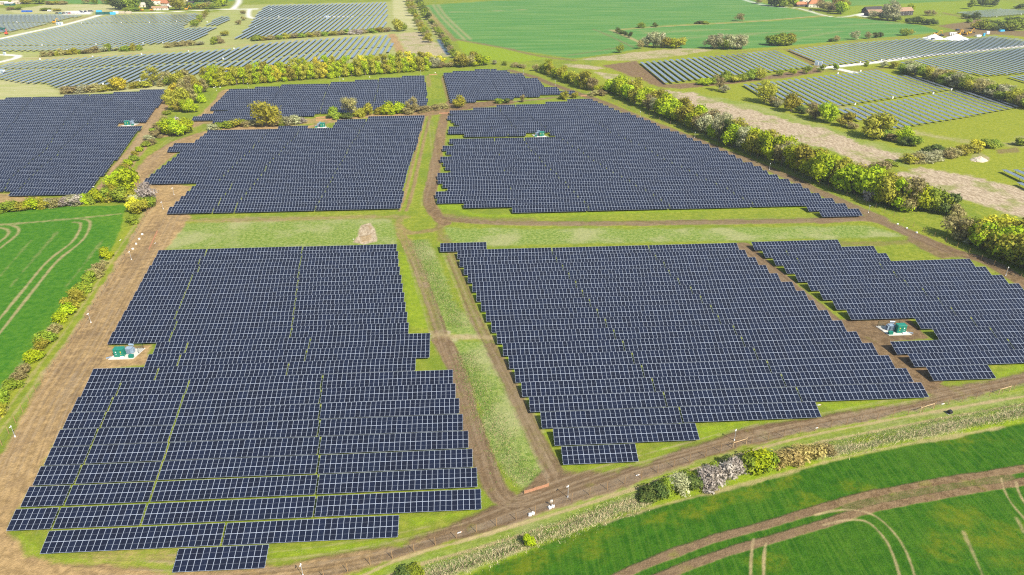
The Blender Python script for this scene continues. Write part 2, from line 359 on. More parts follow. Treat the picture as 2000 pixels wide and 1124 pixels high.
line('soil', [(340, 432), (500, 430), (700, 424), (790, 425)], 3.5, .5, 1.2, 2)
line('soil', [(842, 398), (850, 415), (872, 428), (1000, 436), (1200, 437), (1400, 434), (1560, 432), (1720, 424)], 4.5, .9, .6, 1)
line('soil', [(860, 420), (930, 428), (1040, 430)], 4, .5, 1, 2)
line('soil', [(778, 440), (800, 455), (830, 452), (852, 448), (862, 440)], 3.5, .75, .8, 1.2)
line('soil', [(858, 440), (862, 470)], 3, .5, .8, 1.2); line('soil', [(782, 428), (778, 446), (792, 475)], 3, .6, .8, 1.2)
line('soil', [(1600, 432), (1700, 428), (1790, 462), (1860, 492), (1930, 512), (2010, 560)], 6, 1, .6, 1)
area('soil', [(1766, 470), (1780, 455), (1860, 485), (1900, 502), (1840, 505)], .9, .8, 1.5)
line('soil', [(1650, 476), (1730, 476), (1790, 470)], 4, .5, 1.2, 2)
ruts('soil', [(787, 412), (798, 378), (812, 320), (824, 270), (834, 232), (838, 215)], 2.8, 1.5, .9, .3, .5)
line('lush', [(778, 405), (800, 345), (822, 262), (830, 228)], 2.5, .8, .6, .8)
line('soil', [(868, 436), (846, 412), (839, 390), (846, 350), (853, 310), (860, 270), (866, 235), (876, 206), (884, 196)], 5.2, 1, .5, .8)
line('soil', [(830, 225), (840, 212), (870, 206), (890, 204)], 5, .8, .8, 1)
line('soil', [(866, 150), (872, 175), (880, 195), (890, 205)], 3.5, .8, .8, 1); line('soil', [(835, 148), (838, 170)], 2.5, .6, .8, 1)
for q in ([(846, 340), (862, 352), (868, 372), (852, 374)], [(846, 385), (905, 400), (900, 412), (858, 406)], [(858, 298), (872, 292), (880, 300), (862, 304)]): area('lush', q, .9, .5, 1)
line('lush', [(905, 412), (1000, 422), (1570, 404), (1680, 425)], 3, .8, .8, 1.5)
# right diagonal tracks
line('soil', [(996, 138), (1040, 150), (1070, 162), (1120, 180), (1160, 194), (1190, 205), (1260, 235), (1330, 262), (1400, 290), (1470, 318), (1540, 346), (1600, 375), (1660, 402), (1720, 428)], 6, .95, .6, 1)
line('olive', [(1010, 130), (1060, 145), (1130, 170), (1200, 205), (1330, 255), (1470, 308), (1600, 360), (1720, 412), (1860, 480), (2000, 552)], 5, .6, 1, 2)
line('soil', [(940, 205), (1040, 196), (1125, 186)], 3, .8, .8, 1.5)
line('dry', [(895, 208), (1000, 199), (1100, 189), (1180, 180)], 2.5, .7, .8, 1.5)
line('soil', [(1452, 480), (1500, 522), (1560, 572), (1640, 642), (1720, 715), (1790, 752), (1840, 762)], 5.5, 1, .5, .8)
area('soil', [(1636, 626), (1770, 622), (1818, 662), (1745, 668), (1815, 715), (1845, 745), (1815, 770), (1720, 706)], 1, .5, 1)
# left strips
line('soil', [(326, 180), (320, 200), (300, 235), (276, 280), (250, 312), (222, 350), (196, 386)], 9, 1, .7, 1.5)
area('soil', [(230, 241), (290, 238), (300, 246), (232, 249)], 1, .5, .8)
area('soil', [(-60, 380), (0, 378), (90, 388), (170, 384), (195, 382), (60, 398), (-60, 402)], .9, .8, 1.5)
line('rut', [(292, 245), (268, 285), (245, 310)], 4, .45, 1.5, 2.5)
line('soil', [(448, 178), (432, 200), (405, 225), (372, 245), (330, 262)], 11, .95, 1, 2)
area('soil', [(380, 240), (420, 234), (480, 238), (600, 232), (660, 226), (660, 240), (560, 244), (440, 247)], .7, 1, 2.5)
line('lush', [(340, 262), (370, 246), (392, 226), (412, 200), (425, 182)], 2, .5, 1.0, 1.5)
line('lush', [(400, 175), (520, 166), (660, 158), (820, 145), (960, 133)], 4, .6, 1.5, 2)
line('lush', [(0, 192), (120, 184), (220, 178), (320, 172)], 4, .8, 1, 2)
line('olive', [(8, 792), (66, 712), (128, 630), (196, 528), (240, 462), (262, 436)], 3, .6, 1, 1.5)
ruts('rut', [(-40, 880), (20, 805), (70, 735), (130, 655), (190, 565), (230, 500), (262, 452), (295, 404)], 2.4, .9, .55, .4, .8)
line('lush', [(40, 806), (110, 700), (165, 615), (212, 540)], 2.0, .6, .8, 1.5)
area('rough', [(700, 1300), (760, 1102), (930, 1052), (1110, 992), (1260, 945), (1430, 890), (1700, 828), (2000, 760), (2300, 720), (2300, 780), (2000, 806), (1700, 855), (1400, 932), (1200, 990), (950, 1088), (800, 1160)], .55, 1, 2)
ruts('rut', [(640, 1175), (780, 1105), (940, 1058), (1100, 1010), (1250, 962), (1400, 912), (1560, 865), (1700, 836), (1860, 806), (2060, 772)], 2.6, .75, .9, .25, .35)
line('lush', [(700, 1128), (940, 1048), (1110, 992), (1260, 945), (1430, 890), (1700, 826), (2000, 760)], 1.8, .8, .6, 1)
line('dry', [(820, 1134), (950, 1087), (1080, 1044), (1200, 1000), (1290, 966)], 2.6, .8, 1, 1.8)
line('dry', [(1580, 892), (1700, 868), (1800, 845), (1900, 824), (2060, 794)], 2.4, .8, 1, 1.8)
line('dark', [(836, 1130), (900, 1108), (1000, 1072), (1100, 1030), (1200, 988)], .8, .9, .4, .8)
area('dry', [(704, 440), (724, 434), (732, 446), (737, 472), (712, 478), (690, 474), (700, 458)], 1, .4, .8); area('soil', [(712, 440), (728, 442), (724, 448)], .7, .5, 1); area('soil', [(702, 462), (724, 458), (726, 470), (706, 474)], .6, .5, 1)
for q in ([(825, 552), (835, 550), (838, 562), (828, 564)], [(864, 645), (880, 648), (878, 656)]): area('dry', q, .9, .4, .8)
area('dry', [(1895, 316), (1898, 302), (1915, 298), (1932, 308), (1930, 316)], .8, .5, .8)

def scars(path, spread, n, seed):
    q = random.Random(seed); P = smooth_path(path, 6); wx_, wy_ = G(P[:, 0], P[:, 1]); A = np.stack([wx_, wy_], 1)
    t = np.gradient(A, axis=0); t /= np.linalg.norm(t, axis=1)[:, None]+1e-9; nr_ = np.stack([-t[:, 1], t[:, 0]], 1); L = len(A)
    for i in range(n):
        a = q.randint(0, max(0, L-8)); b = min(L, a+q.randint(7, max(9, L//2))); off = q.uniform(-spread, spread)
        Q = A[a:b]+nr_[a:b]*(off+q.uniform(-.5, .5)*np.linspace(-1, 1, b-a)[:, None])
        kind = q.choice(('dark', 'dark', 'rut', 'olive2')); kind = 'dark' if kind == 'olive2' else kind
        for s in (-.95, .95):
            W = Q+nr_[a:b]*s; idx = np.where((GX > W[:, 0].min()-3) & (GX < W[:, 0].max()+3) & (GY > W[:, 1].min()-3) & (GY < W[:, 1].max()+3))[0]
            if len(idx): put_mask('scar' if kind == 'dark' else 'scarl', idx, segdist(GX[idx], GY[idx], W[:-1], W[1:])-.2, q.uniform(.5, 1), .16, .3, 'max')
scars([(0, 1080), (60, 900), (110, 790), (170, 690), (225, 590), (275, 500), (320, 420)], 6, 60, 1)
scars([(120, 1110), (420, 1112), (640, 1090), (880, 1040), (1020, 990), (1180, 935), (1340, 890), (1500, 848), (1700, 808), (1900, 765), (2050, 735)], 4, 90, 2)
scars([(866, 670), (905, 765), (942, 890), (985, 980), (1060, 970)], 1.8, 34, 3); scars([(866, 462), (925, 610), (1000, 760), (1062, 885), (1095, 940)], 1.4, 26, 4)
scars([(795, 470), (842, 600), (870, 690)], 1.5, 18, 5); scars([(838, 225), (850, 330), (846, 412), (1000, 436), (1400, 434), (1720, 426)], 1.6, 44, 6)
scars([(1452, 480), (1560, 572), (1720, 715), (1830, 760)], 2.4, 34, 7); scars([(1650, 640), (1740, 655), (1800, 700)], 5, 20, 8)
scars([(1000, 140), (1160, 194), (1400, 290), (1600, 375), (1790, 462), (2000, 555)], 2.4, 44, 9); scars([(326, 185), (276, 280), (196, 386)], 3.5, 26, 10)
scars([(290, 400), (270, 350), (340, 285), (420, 220), (448, 178)], 6, 30, 11); scars([(330, 430), (560, 428), (790, 424)], 2, 24, 12)
gme = bpy.data.meshes.new('ground')
V = np.zeros((NR*NC, 3), np.float32); V[:, 0] = GX; V[:, 1] = GY
iu = np.arange(NR-1)[:, None]*NC+np.arange(NC-1)[None, :]
QUADS = np.stack([iu, iu+1, iu+NC+1, iu+NC], -1).reshape(-1, 4)
fc = {k: MASK[k][QUADS].mean(1) for k in ('soil', 'crop', 'gravel', 'water')}
cls = np.zeros(len(QUADS), int)
cls[fc['crop'] > .5] = 1; cls[fc['soil'] > .55] = 2; cls[fc['gravel'] > .5] = 3; cls[fc['water'] > .5] = 4
def ground_material():
    m, t, b = newmat('ground_cover'); n = N(t)
    pos = n.new('ShaderNodeNewGeometry').outputs['Position']
    def att(nm):
        a = n.new('ShaderNodeAttribute'); a.attribute_name = nm
        s = n.new('ShaderNodeSeparateColor'); t.links.new(a.outputs['Color'], s.inputs[0])
        return s.outputs[0], s.outputs[1], s.outputs[2]
    soil, dry, crop = att('za'); rough, gravel, olive = att('zb'); rut, meadow, lush = att('zc'); water, dark, pad = att('zd'); scar, scarl, _p = att('ze')
    fine = n.noise(pos, 3.2, 3, .7); mid = n.noise(pos, .55, 4, .65); big = n.noise(pos, .06, 4, .6); huge = n.noise(pos, .012, 3, .5)
    tuft = n.noise(pos, .9, 4, .75)
    def rag(mask, k=.7):
        e = n.math('ADD', n.math('MULTIPLY', n.math('SUBTRACT', fine, .5), k), n.math('MULTIPLY', n.math('SUBTRACT', mid, .5), k))
        e = n.math('MULTIPLY', e, n.math('MULTIPLY', mask, n.math('SUBTRACT', 1.0, mask)))
        return n.math('ADD', mask, n.math('MULTIPLY', e, 4.0), clamp=True)
    g1, g2, g3 = C_GRASS
    c = n.mix(n.step(mid, .40, .62), g1, g2)
    c = n.mix(n.math('MULTIPLY', n.step(big, .42, .66), .7), c, g3)
    c = n.mix(n.math('MULTIPLY', n.step(fine, .55, .75), .35), c, C_STRAW)
    olv = n.mix(n.step(mid, .35, .7), C_OLIVE[0], C_OLIVE[1]); olv = n.mix(n.math('MULTIPLY', n.step(fine, .5, .75), .4), olv, C_STRAW)
    c = n.mix(rag(olive), c, olv)
    lsh = n.mix(n.step(mid, .3, .7), C_LUSH[0], C_LUSH[1]); lsh = n.mix(n.math('MULTIPLY', n.step(n.noise(pos, .35, 5, .75), .52, .68), .6), lsh, g1); lsh = n.mix(n.math('MULTIPLY', n.step(fine, .54, .68), .3), lsh, C_STRAW)
    c = n.mix(rag(lush), c, lsh)
    st = n.noise(n.mapping(pos, (.03, .3, 1), (0, 0, .2)), 1.0, 4, .6)
    mdw = n.mix(n.step(st, .35, .65), C_MEADOW[0], C_MEADOW[1]); mdw = n.mix(n.math('MULTIPLY', n.step(mid, .45, .75), .4), mdw, g1)
    c = n.mix(rag(meadow), c, mdw)
    rgh = n.mix(n.step(tuft, .42, .58), C_ROUGH[0], C_ROUGH[1]); rgh = n.mix(n.math('MULTIPLY', n.step(n.noise(pos, 1.5, 3, .8), .58, .66), .45), rgh, C_ROUGH[2])
    rgh = n.mix(n.math('MULTIPLY', n.step(big, .45, .65), .5), rgh, C_STRAW)
    c = n.mix(n.math('MULTIPLY', rag(rough), .9), c, rgh)
    dr = n.mix(n.step(n.noise(n.mapping(pos, (.9, .35, 1), (0, 0, .7)), 1.0, 6, .8), .40, .62), C_DRY[0], C_DRY[1]); dr = n.mix(n.math('MULTIPLY', n.step(n.noise(n.mapping(pos, (.35, .16, 1), (0, 0, .6)), 1.0, 5, .75), .52, .66), .6), dr, (.20, .145, .085)); dr = n.mix(n.math('MULTIPLY', n.step(big, .5, .64), .6), dr, g1)
    c = n.mix(rag(dry), c, dr)
    drill = n.noise(n.mapping(pos, (1.3, .035, 1)), 1.0, 3, .6)
    cr = n.mix(n.step(mid, .36, .66), C_CROP[0], C_CROP[1])
    cr = n.mix(n.math('MULTIPLY', n.step(drill, .44, .62), .55), cr, C_CROP[2])
    cr = n.mix(n.math('MULTIPLY', n.step(big, .48, .7), .35), cr, C_CROP[2])
    cr = n.mix(n.math('MULTIPLY', n.step(fine, .48, .62), .5), cr, C_CROP[3]); cr = n.mix(n.math('MULTIPLY', n.step(n.noise(pos, .22, 5, .75), .54, .68), .4), cr, C_CROP[2])
    yl = n.math('MULTIPLY', n.math('MULTIPLY', rag(olive, 1.4), n.step(n.noise(pos, .3, 5, .75), .36, .62)), .75)
    cr = n.mix(yl, cr, C_CROP[4])
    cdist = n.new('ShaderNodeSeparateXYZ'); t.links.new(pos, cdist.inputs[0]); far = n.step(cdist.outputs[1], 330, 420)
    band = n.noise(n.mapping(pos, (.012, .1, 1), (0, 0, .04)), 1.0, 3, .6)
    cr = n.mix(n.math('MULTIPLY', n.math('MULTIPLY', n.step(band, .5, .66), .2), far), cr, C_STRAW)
    cr = n.mix(n.math('MULTIPLY', rag(lush), .8), cr, lsh)
    # crop turns a lighter green to the left, a bluer green far off
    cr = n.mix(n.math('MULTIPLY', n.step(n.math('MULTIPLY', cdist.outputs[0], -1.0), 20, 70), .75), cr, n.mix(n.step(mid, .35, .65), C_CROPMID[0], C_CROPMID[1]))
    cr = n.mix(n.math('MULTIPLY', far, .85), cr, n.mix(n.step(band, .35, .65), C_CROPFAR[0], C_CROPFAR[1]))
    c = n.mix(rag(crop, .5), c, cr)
    sl1 = n.noise(n.mapping(pos, (.5, .5, 1), (0, 0, .4)), 1.0, 6, .75)
    so_ = n.mix(n.step(sl1, .38, .62), C_SOIL[0], C_SOIL[1])
    so_ = n.mix(n.math('MULTIPLY', n.step(huge, .42, .6), .5), so_, C_SOIL[2])
    so_ = n.mix(n.math('MULTIPLY', n.step(fine, .52, .66), .5), so_, C_SOIL[3])
    so_ = n.mix(n.math('MULTIPLY', n.step(n.noise(pos, .16, 4, .65), .56, .72), .35), so_, C_OLIVE[0])
    # the soil to the left of the farm is sandier
    sandy = n.step(n.math('ADD', n.math('MULTIPLY', cdist.outputs[0], -1.0), n.math('MULTIPLY', big, 30.0)), 18, 62)
    so_ = n.mix(n.math('MULTIPLY', sandy, .92), so_, n.mix(n.math('MULTIPLY', n.step(n.noise(pos, .09, 5, .7), .48, .64), .55), n.mix(n.step(sl1, .35, .65), C_SAND[0], C_SAND[1]), (.185, .125, .068)))
    c = n.mix(rag(soil, 1.1), c, so_)
    sc1 = n.math('MULTIPLY', scar, n.math('ADD', .25, n.math('MULTIPLY', soil, .5)))
    c = n.mix(n.math('MULTIPLY', sc1, n.step(mid, .25, .6)), c, (.105, .072, .042))
    c = n.mix(n.math('MULTIPLY', n.math('MULTIPLY', scarl, .5), n.step(mid, .25, .6)), c, (.34, .26, .165))
    c = n.mix(n.math('MULTIPLY', rag(dark), .8), c, (.03, .028, .015))
    c = n.mix(n.math('MULTIPLY', rag(rut, 1.0), .9), c, n.mix(mid, C_RUT[0], C_RUT[1]))
    c = n.mix(rag(gravel, .4), c, n.mix(mid, (.55, .52, .46), (.72, .70, .64)))
    c = n.mix(water, c, (.03, .07, .13))
    n.put(b.inputs['Base Color'], c)
    n.put(b.inputs['Roughness'], n.math('SUBTRACT', .95, n.math('MULTIPLY', water, .8)))
    n.put(b.inputs['Specular IOR Level'], n.math('ADD', .03, n.math('MULTIPLY', water, .5)))
    bp = n.new('ShaderNodeBump'); bp.inputs['Distance'].default_value = .35
    n.put(bp.inputs['Strength'], n.math('SUBTRACT', .8, n.math('MULTIPLY', water, .8)))
    hgt = n.math('ADD', n.math('MULTIPLY', fine, .55), n.math('ADD', n.math('MULTIPLY', mid, .8), n.math('MULTIPLY', sl1, n.math('MULTIPLY', soil, 1.1))))
    n.put(bp.inputs['Height'], hgt); n.put(b.inputs['Normal'], bp.outputs[0])
    return m
C_GRASS = ((.155, .195, .018), (.225, .250, .030), (.120, .175, .018))
C_STRAW = (.40, .35, .20)
C_OLIVE = ((.185, .215, .012), (.250, .265, .022))
C_LUSH = ((.150, .225, .010), (.215, .285, .014))
C_MEADOW = ((.42, .38, .21), (.31, .32, .12))
C_ROUGH = ((.105, .175, .030), (.220, .270, .070), (.50, .48, .30))
C_DRY = ((.27, .205, .13), (.47, .385, .265))
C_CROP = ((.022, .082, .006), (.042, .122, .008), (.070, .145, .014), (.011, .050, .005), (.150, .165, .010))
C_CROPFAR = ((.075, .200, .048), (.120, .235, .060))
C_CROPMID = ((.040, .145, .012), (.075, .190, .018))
C_SOIL = ((.120, .077, .038), (.210, .142, .076), (.165, .115, .067), (.29, .205, .115))
C_SAND = ((.25, .168, .074), (.42, .285, .130))
C_RUT = ((.27, .205, .10), (.40, .31, .165))
GM = ground_material()
names = ['grass_field', 'crop_field', 'bare_soil', 'gravel_track', 'stream']
for ci, nm in enumerate(names):
    q = QUADS[cls == ci]
    if not len(q): continue
    used, inv = np.unique(q, return_inverse=True); q2 = inv.reshape(-1, 4)
    me = bpy.data.meshes.new(nm)
    me.vertices.add(len(used)); me.vertices.foreach_set('co', V[used].ravel())
    me.loops.add(q2.size); me.loops.foreach_set('vertex_index', q2.ravel().astype(np.int32))
    me.polygons.add(len(q2)); me.polygons.foreach_set('loop_start', np.arange(0, q2.size, 4, dtype=np.int32)); me.polygons.foreach_set('loop_total', np.full(len(q2), 4, np.int32))
    me.update(calc_edges=True)
    for an, ks in (('za', ('soil', 'dry', 'crop')), ('zb', ('rough', 'gravel', 'olive')), ('zc', ('rut', 'meadow', 'lush')), ('zd', ('water', 'dark', 'pad')), ('ze', ('scar', 'scarl', 'pad'))):
        a = me.attributes.new(an, 'FLOAT_COLOR', 'POINT')
        arr = np.ones((len(used), 4), np.float32)
        for i, k in enumerate(ks): arr[:, i] = MASK[k][used]
        a.data.foreach_set('color', arr.ravel())
    me.materials.append(GM)
    tag(link(nm, me), kind='structure')
mb = MB(); mb.quad([(-9000, -3000, -.4), (9000, -3000, -.4), (9000, 9000, -.4), (-9000, 9000, -.4)])
tag(link('ground', mb.mesh('ground', GM)), kind='structure')

# ------------------------------------------------------------------ solar tables
PW, PLEN, ZT, ZB, RUN = 1.146, 2.16, 2.2, .85, 4.1
PITCH, Y00 = 6.04848625, 227.18639447
TILT = math.atan2(ZT-ZB, RUN)
def panel_material(name, navy, black, line, rough):
    m, t, b = newmat(name); n = N(t)
    uv = n.new('ShaderNodeUVMap').outputs[0]
    sp = n.new('ShaderNodeSeparateXYZ'); t.links.new(uv, sp.inputs[0])
    u, v = sp.outputs[0], sp.outputs[1]
    fu, fv = n.math('FRACT', u), n.math('FRACT', v)
    def edge(f, size, wd):
        d = n.math('MULTIPLY', n.math('MINIMUM', f, n.math('SUBTRACT', 1.0, f)), size)
        return n.math('LESS_THAN', d, wd)
    e = n.math('MAXIMUM', edge(fu, PW, .031), edge(fv, PLEN, .034))
    md = n.math('LESS_THAN', n.math('ABSOLUTE', n.math('SUBTRACT', fv, .5)), .009)
    cu = n.math('FRACT', n.math('MULTIPLY', fu, 6.0)); cv = n.math('FRACT', n.math('MULTIPLY', fv, 22.0))
    cell = n.math('MAXIMUM', n.math('LESS_THAN', cu, .05), n.math('LESS_THAN', cv, .05))
    oi = n.new('ShaderNodeObjectInfo')
    fl = n.new('ShaderNodeCombineXYZ'); n.put(fl.inputs[0], n.math('FLOOR', u)); n.put(fl.inputs[1], n.math('FLOOR', v)); n.put(fl.inputs[2], n.math('MULTIPLY', oi.outputs['Random'], 97.0))
    wn = n.new('ShaderNodeTexWhiteNoise'); wn.noise_dimensions = '3D'; t.links.new(fl.outputs[0], wn.inputs[0])
    r = wn.outputs[0]
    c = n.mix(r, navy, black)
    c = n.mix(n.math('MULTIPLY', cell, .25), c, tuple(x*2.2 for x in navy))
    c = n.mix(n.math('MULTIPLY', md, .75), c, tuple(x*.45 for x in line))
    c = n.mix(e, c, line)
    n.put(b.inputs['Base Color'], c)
    n.put(b.inputs['Roughness'], n.math('ADD', rough, n.math('MULTIPLY', e, .25)))
    b.inputs['IOR'].default_value = 1.45 if name == 'panel_glass' else 1.6
    # panels do not sit perfectly flat against each other
    return m
M_PANEL = panel_material('panel_glass', (.0088, .0125, .0275), (.0070, .0085, .0165), (.39, .44, .52), .16)
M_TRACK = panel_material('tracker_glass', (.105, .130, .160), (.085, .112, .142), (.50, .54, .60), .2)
M_STEEL = simple('galvanised_steel', (.42, .44, .46), .45, .6)
M_BACK = simple('panel_backsheet', (.05, .05, .055), .7)
M_POST = simple('steel_post', (.30, .31, .32), .5, .5)

def sloped(mb, x0, x1, s0, s1, h0, h1, m=0, uv=None, topm=None):
    """a slab on the tilted plane; s runs up the slope from the low edge, h is off the plane; origin under the top edge"""
    ct, st = math.cos(TILT), math.sin(TILT)
    def P(x, s, h): return (x, -RUN+s*ct-h*st, ZB+s*st+h*ct)
    a = [P(x0, s0, h0), P(x1, s0, h0), P(x1, s1, h0), P(x0, s1, h0)]
    b = [P(x0, s0, h1), P(x1, s0, h1), P(x1, s1, h1), P(x0, s1, h1)]
    mb.quad(b, m if topm is None else topm, uv)
    mb.quad(a[::-1], m)
    for i in range(4):
        j = (i+1) % 4; mb.quad([a[i], a[j], b[j], b[i]], m)
_pm = {}
def surface_mesh(n):
    if n not in _pm:
        mb = MB(); sloped(mb, 0, n*PW, 0, 2*PLEN, -.035, 0, 1, [(0, 0), (n, 0), (n, 2), (0, 2)], 0)
        _pm[n] = mb.mesh('panel_surface', [M_PANEL, M_BACK])
    return _pm[n]
_fm = {}
def frame_mb(mb, n, x0=0.0):
    L = n*PW
    for s in (.5, 1.65, 2.7, 3.8): sloped(mb, x0-.12, x0+L+.12, s-.04, s+.04, -.115, -.037)
    k = max(2, round(L/4.2))
    for i in range(k+1):
        x = x0+.5+(L-1.0)*i/k
        sloped(mb, x-.04, x+.04, .35, 3.95, -.2, -.117)
    return k
def frame_mesh(n):
    if n not in _fm:
        mb = MB(); k = frame_mb(mb, n); _fm[n] = (mb.mesh('support_frame', M_STEEL), k)
    return _fm[n]
mb = MB(); sloped(mb, .006, PW-.006, .006, PLEN-.006, -.035, 0, 1, [(0, 0), (1, 0), (1, 1), (0, 1)], 0)
PANEL_ME = mb.mesh('solar_panel', [M_PANEL, M_BACK])
mb = MB(); mb.box(0, 0, -.1, .1, .08, 1.25); mb.box(0, 1.9, -.1, .1, .08, 1.85); POST_ME = mb.mesh('post', M_POST)

SEGS = []     # (block phrase, row key, segment order, x0, n, ytop)
def row(block, k, left, right, gaps=(), off=0.0, gap=.42):
    """one row on the site's row lattice; ends and gaps are given in photograph pixels"""
    y = Y00-PITCH*(k+off)
    def wx(px):
        # x where the row's top edge crosses this column of the photograph
        lo, hi = -900.0, 900.0
        for _ in range(40):
            m_ = (lo+hi)/2
            if PX(m_, y, ZT)[0] < px: lo = m_
            else: hi = m_
        return lo
    xl, xr = wx(left), wx(right)
    cuts = sorted(c for c in (wx(g) for g in gaps) if xl+3 < c < xr-3)
    s = xl
    for e in cuts+[xr]:
        n = max(1, int(round((e-(gap/2 if e != xr else 0)-s)/PW)))
        SEGS.append([block, k, s, n, y]); s += n*PW+gap
def at(poly, k_or_y, key):
    """piecewise linear lookup"""
    ks = [p[0] for p in poly]; return float(np.interp(k_or_y, ks, [p[1] for p in poly]))
# left foreground block
Lx = [310, 302.5, 292.5, 283.7, 275, 265, 255, 243.7, 232.5, 220, 307, 291, 182.5, 170, 152.5, 136, 117.5, 101, 80, 57.5, 31.2]
Rx = [776.7, 778, 780, 782, 784.5, 787.5, 791, 794, 797.5, 801.2, 843.2, 842.5, 813.7, 885, 891.7, 898.7, 907, 915.5, 925, 935, 943.7]
for k in range(21):
    if k <= 9: g = [402.5-(402.5-337)*k/9.0, 591-(591-573)*k/9.0]
    elif k == 10: g = [368.7, 608]
    elif k == 11: g = [353.7, 600]
    elif k == 12: g = [310, 564.5]
    else:
        t = k-13
        g = [[235, 221, 208, 192.5, 177.5, 160, 141, 120][t], 368.7-t*10.8, 629-t*.9]
    row('left foreground block', k, Lx[k], Rx[k], g)
row('left foreground block', 21, 96, 785, [446.5]); row('left foreground block', 22, 349.2, 525.5, [], -.05)
# right foreground block
Lx = [893.7, 898, 906, 913.7, 922.5, 930.5, 939.5, 949, 959.5, 970, 981.7, 993, 1005, 1018, 1033, 1055.5, 1080, 1096]
Rx = [1441, 1457.5, 1476, 1496, 1520, 1544, 1568.7, 1590, 1615, 1643.7, 1670.7, 1701, 1732.5, 1765.5, 1801, 1591, 1358.7, 1240]
Fg = [1079.5, 1088, 1100, 1112, 1126, 1138.5, 1153, 1168, 1184, 1200, 1217, 1235.5, 1255, 1275.5, 1298, 1328]
Gg = [1263.5, 1276, 1291.7, 1308, 1325.5, 1344, 1363.5, 1383.5, 1404, 1427, 1450, 1474.5, 1500, 1527.5, 1557]
row('right foreground block', 0, 860, 950, [], .05)
for i in range(18):
    g = ([Fg[i]] if i < 16 else [])+([Gg[i]] if i < 15 else [])
    row('right foreground block', i+1, Lx[i], Rx[i], g, .08)
# block beyond the diagonal track
Lx = [1467.5, 1487.5, 1507.5, 1528.7, 1551, 1575, 1598.7, 1624, 1651.7, 1785.7, 1820.7, 1738.7, 1772.5, 1808.7]
Rx = [1638.7, 1708.7, 1732.5, 1892.5, 1925, 1958.7, 1992.5, 2028, 2065, 2105, 2150, 2190, 2120, 1926]
gg = {2: [1533], 3: [1554.5], 4: [1713.5], 5: [1740], 6: [1767], 7: [1796], 8: [1826], 9: [1857], 10: [1892], 11: [1931], 12: [1963.5], 13: [2030]}
for i in range(14): row('right edge block', i+1, Lx[i], Rx[i], gg.get(i+1, []), .02)
# middle left block
ml = {-7: 331.6, -8: 343.4, -9: 354.1, -10: 365.3, -11: 375.3, -12: 385.5, -13: 284.7, -14: 295.4, -15: 306.2, -16: 317, -17: 327.7, -18: 337.5, -19: 346.9, -20: 354.1, -21: 330.7, -22: 340.5, -23: 382.5, -24: 391.3, -25: 399.2, -26: 406, -28: 654.5, -29: 658.8, -30: 719.5}
for k in range(-30, -6):
    t = (k+30)/23.0; yp = np.interp(k, [-30, -20, -7], [226.2, 293, 398])
    rx = float(np.interp(yp, [226, 256, 300, 350, 398], [829.7, 821.5, 809, 795, 782.2]))
    g1 = float(np.interp(yp, [254, 296, 326, 350], [524.4, 485, 455, 429.5])) if k < -12 else float(np.interp(yp, [356, 405], [458.8, 413.8]))
    g2 = float(np.interp(yp, [256, 280, 308, 339, 375, 405], [585.4, 563.9, 539, 512.6, 481.3, 455]))
    g3 = float(np.interp(yp, [234, 298, 354, 399], [715.6, 679.4, 647, 619]))
    if k == -27:
        row('middle left block', k, 544, 601, [], .1); row('middle left block', k, 651, rx, [g3], .1)
    else: row('middle left block', k, ml[k], rx, ([g1] if k > -26 else [])+([g2] if k > -27 else [])+[g3], .08)
# middle right block
mlx = [1107.5, 1065, 969.5, 924, 878.2, 885, 874, 881.8, 887.8, 896.7, 876.7, 875.6, 906.7, 1084, 877.8, 885.6, 864.5, 872.2, 881.6, 860, 866.2, 870, 880, 854.5, 855.6, 864.9, 874.5, 851, 853.8, 906, 1000, 1573, 1598]
mrx = [1156.7, 1166, 1176.7, 1187.4, 1198.5, 1210.5, 1231.2, 1243, 1255.6, 1268.3, 1281.9, 1286.8, 1308.3, 1323, 1338, 1352.4, 1368.4, 1384.6, 1400.6, 1420, 1434, 1448, 1467.3, 1485.7, 1497.7, 1517.7, 1538, 1563.4, 1578, 1601.5, 1625.9, 1649.9, 1674.7]
for i in range(33):
    k = i-36; yp = float(np.interp(k, [-36, -32, -24, -16, -10, -4], [198, 214, 256, 307, 356, 408]))
    g = [float(np.interp(yp, [200, 256, 296, 340, 366, 395], [1110, 1192, 1274.5, 1359, 1419, 1474.5])),
         float(np.interp(yp, [190, 290, 340, 399], [985, 1131, 1212, 1319])), float(np.interp(yp, [200, 213, 240, 290, 403], [968, 978, 1000, 1040, 1160]))]
    if i % 4 == 2: g.append(float(np.interp(yp, [200, 400], [945, 1010])))
    if k == -24:
        row('middle right block', k, 906.7, 1025.7, [993], .33); row('middle right block', k, 1073.5, mrx[i], g, .33)
    else: row('middle right block', k, mlx[i], mrx[i], g, .33)
# block on the left edge
for j in range(-44, -10):
    k = -11.05+(j+11)*.985
    yp = float(np.interp(j, [-44, -40, -30, -20, -11], [175, 190, 236, 296, 371]))
    rx = float(np.interp(yp, [175, 184, 232, 247.6, 371], [321.4, 325.5, 289, 276.6, 179.5]))
    lx = {-44: 274, -43: 222.6, -42: 126.4, -41: 12, -11: 24.6}.get(j, -70)
    if j in (-29, -30): rx = 231.7
    g = [float(np.interp(yp, [180, 194, 226, 297, 370], [228, 215, 182, 113, 33])), float(np.interp(yp, [180, 240, 280, 312, 350], [180, 122, 97, 62, 17])), float(np.interp(yp, [180, 260, 330], [70, 5, -50]))]
    row('left edge block', j, lx, rx, g, k-j)
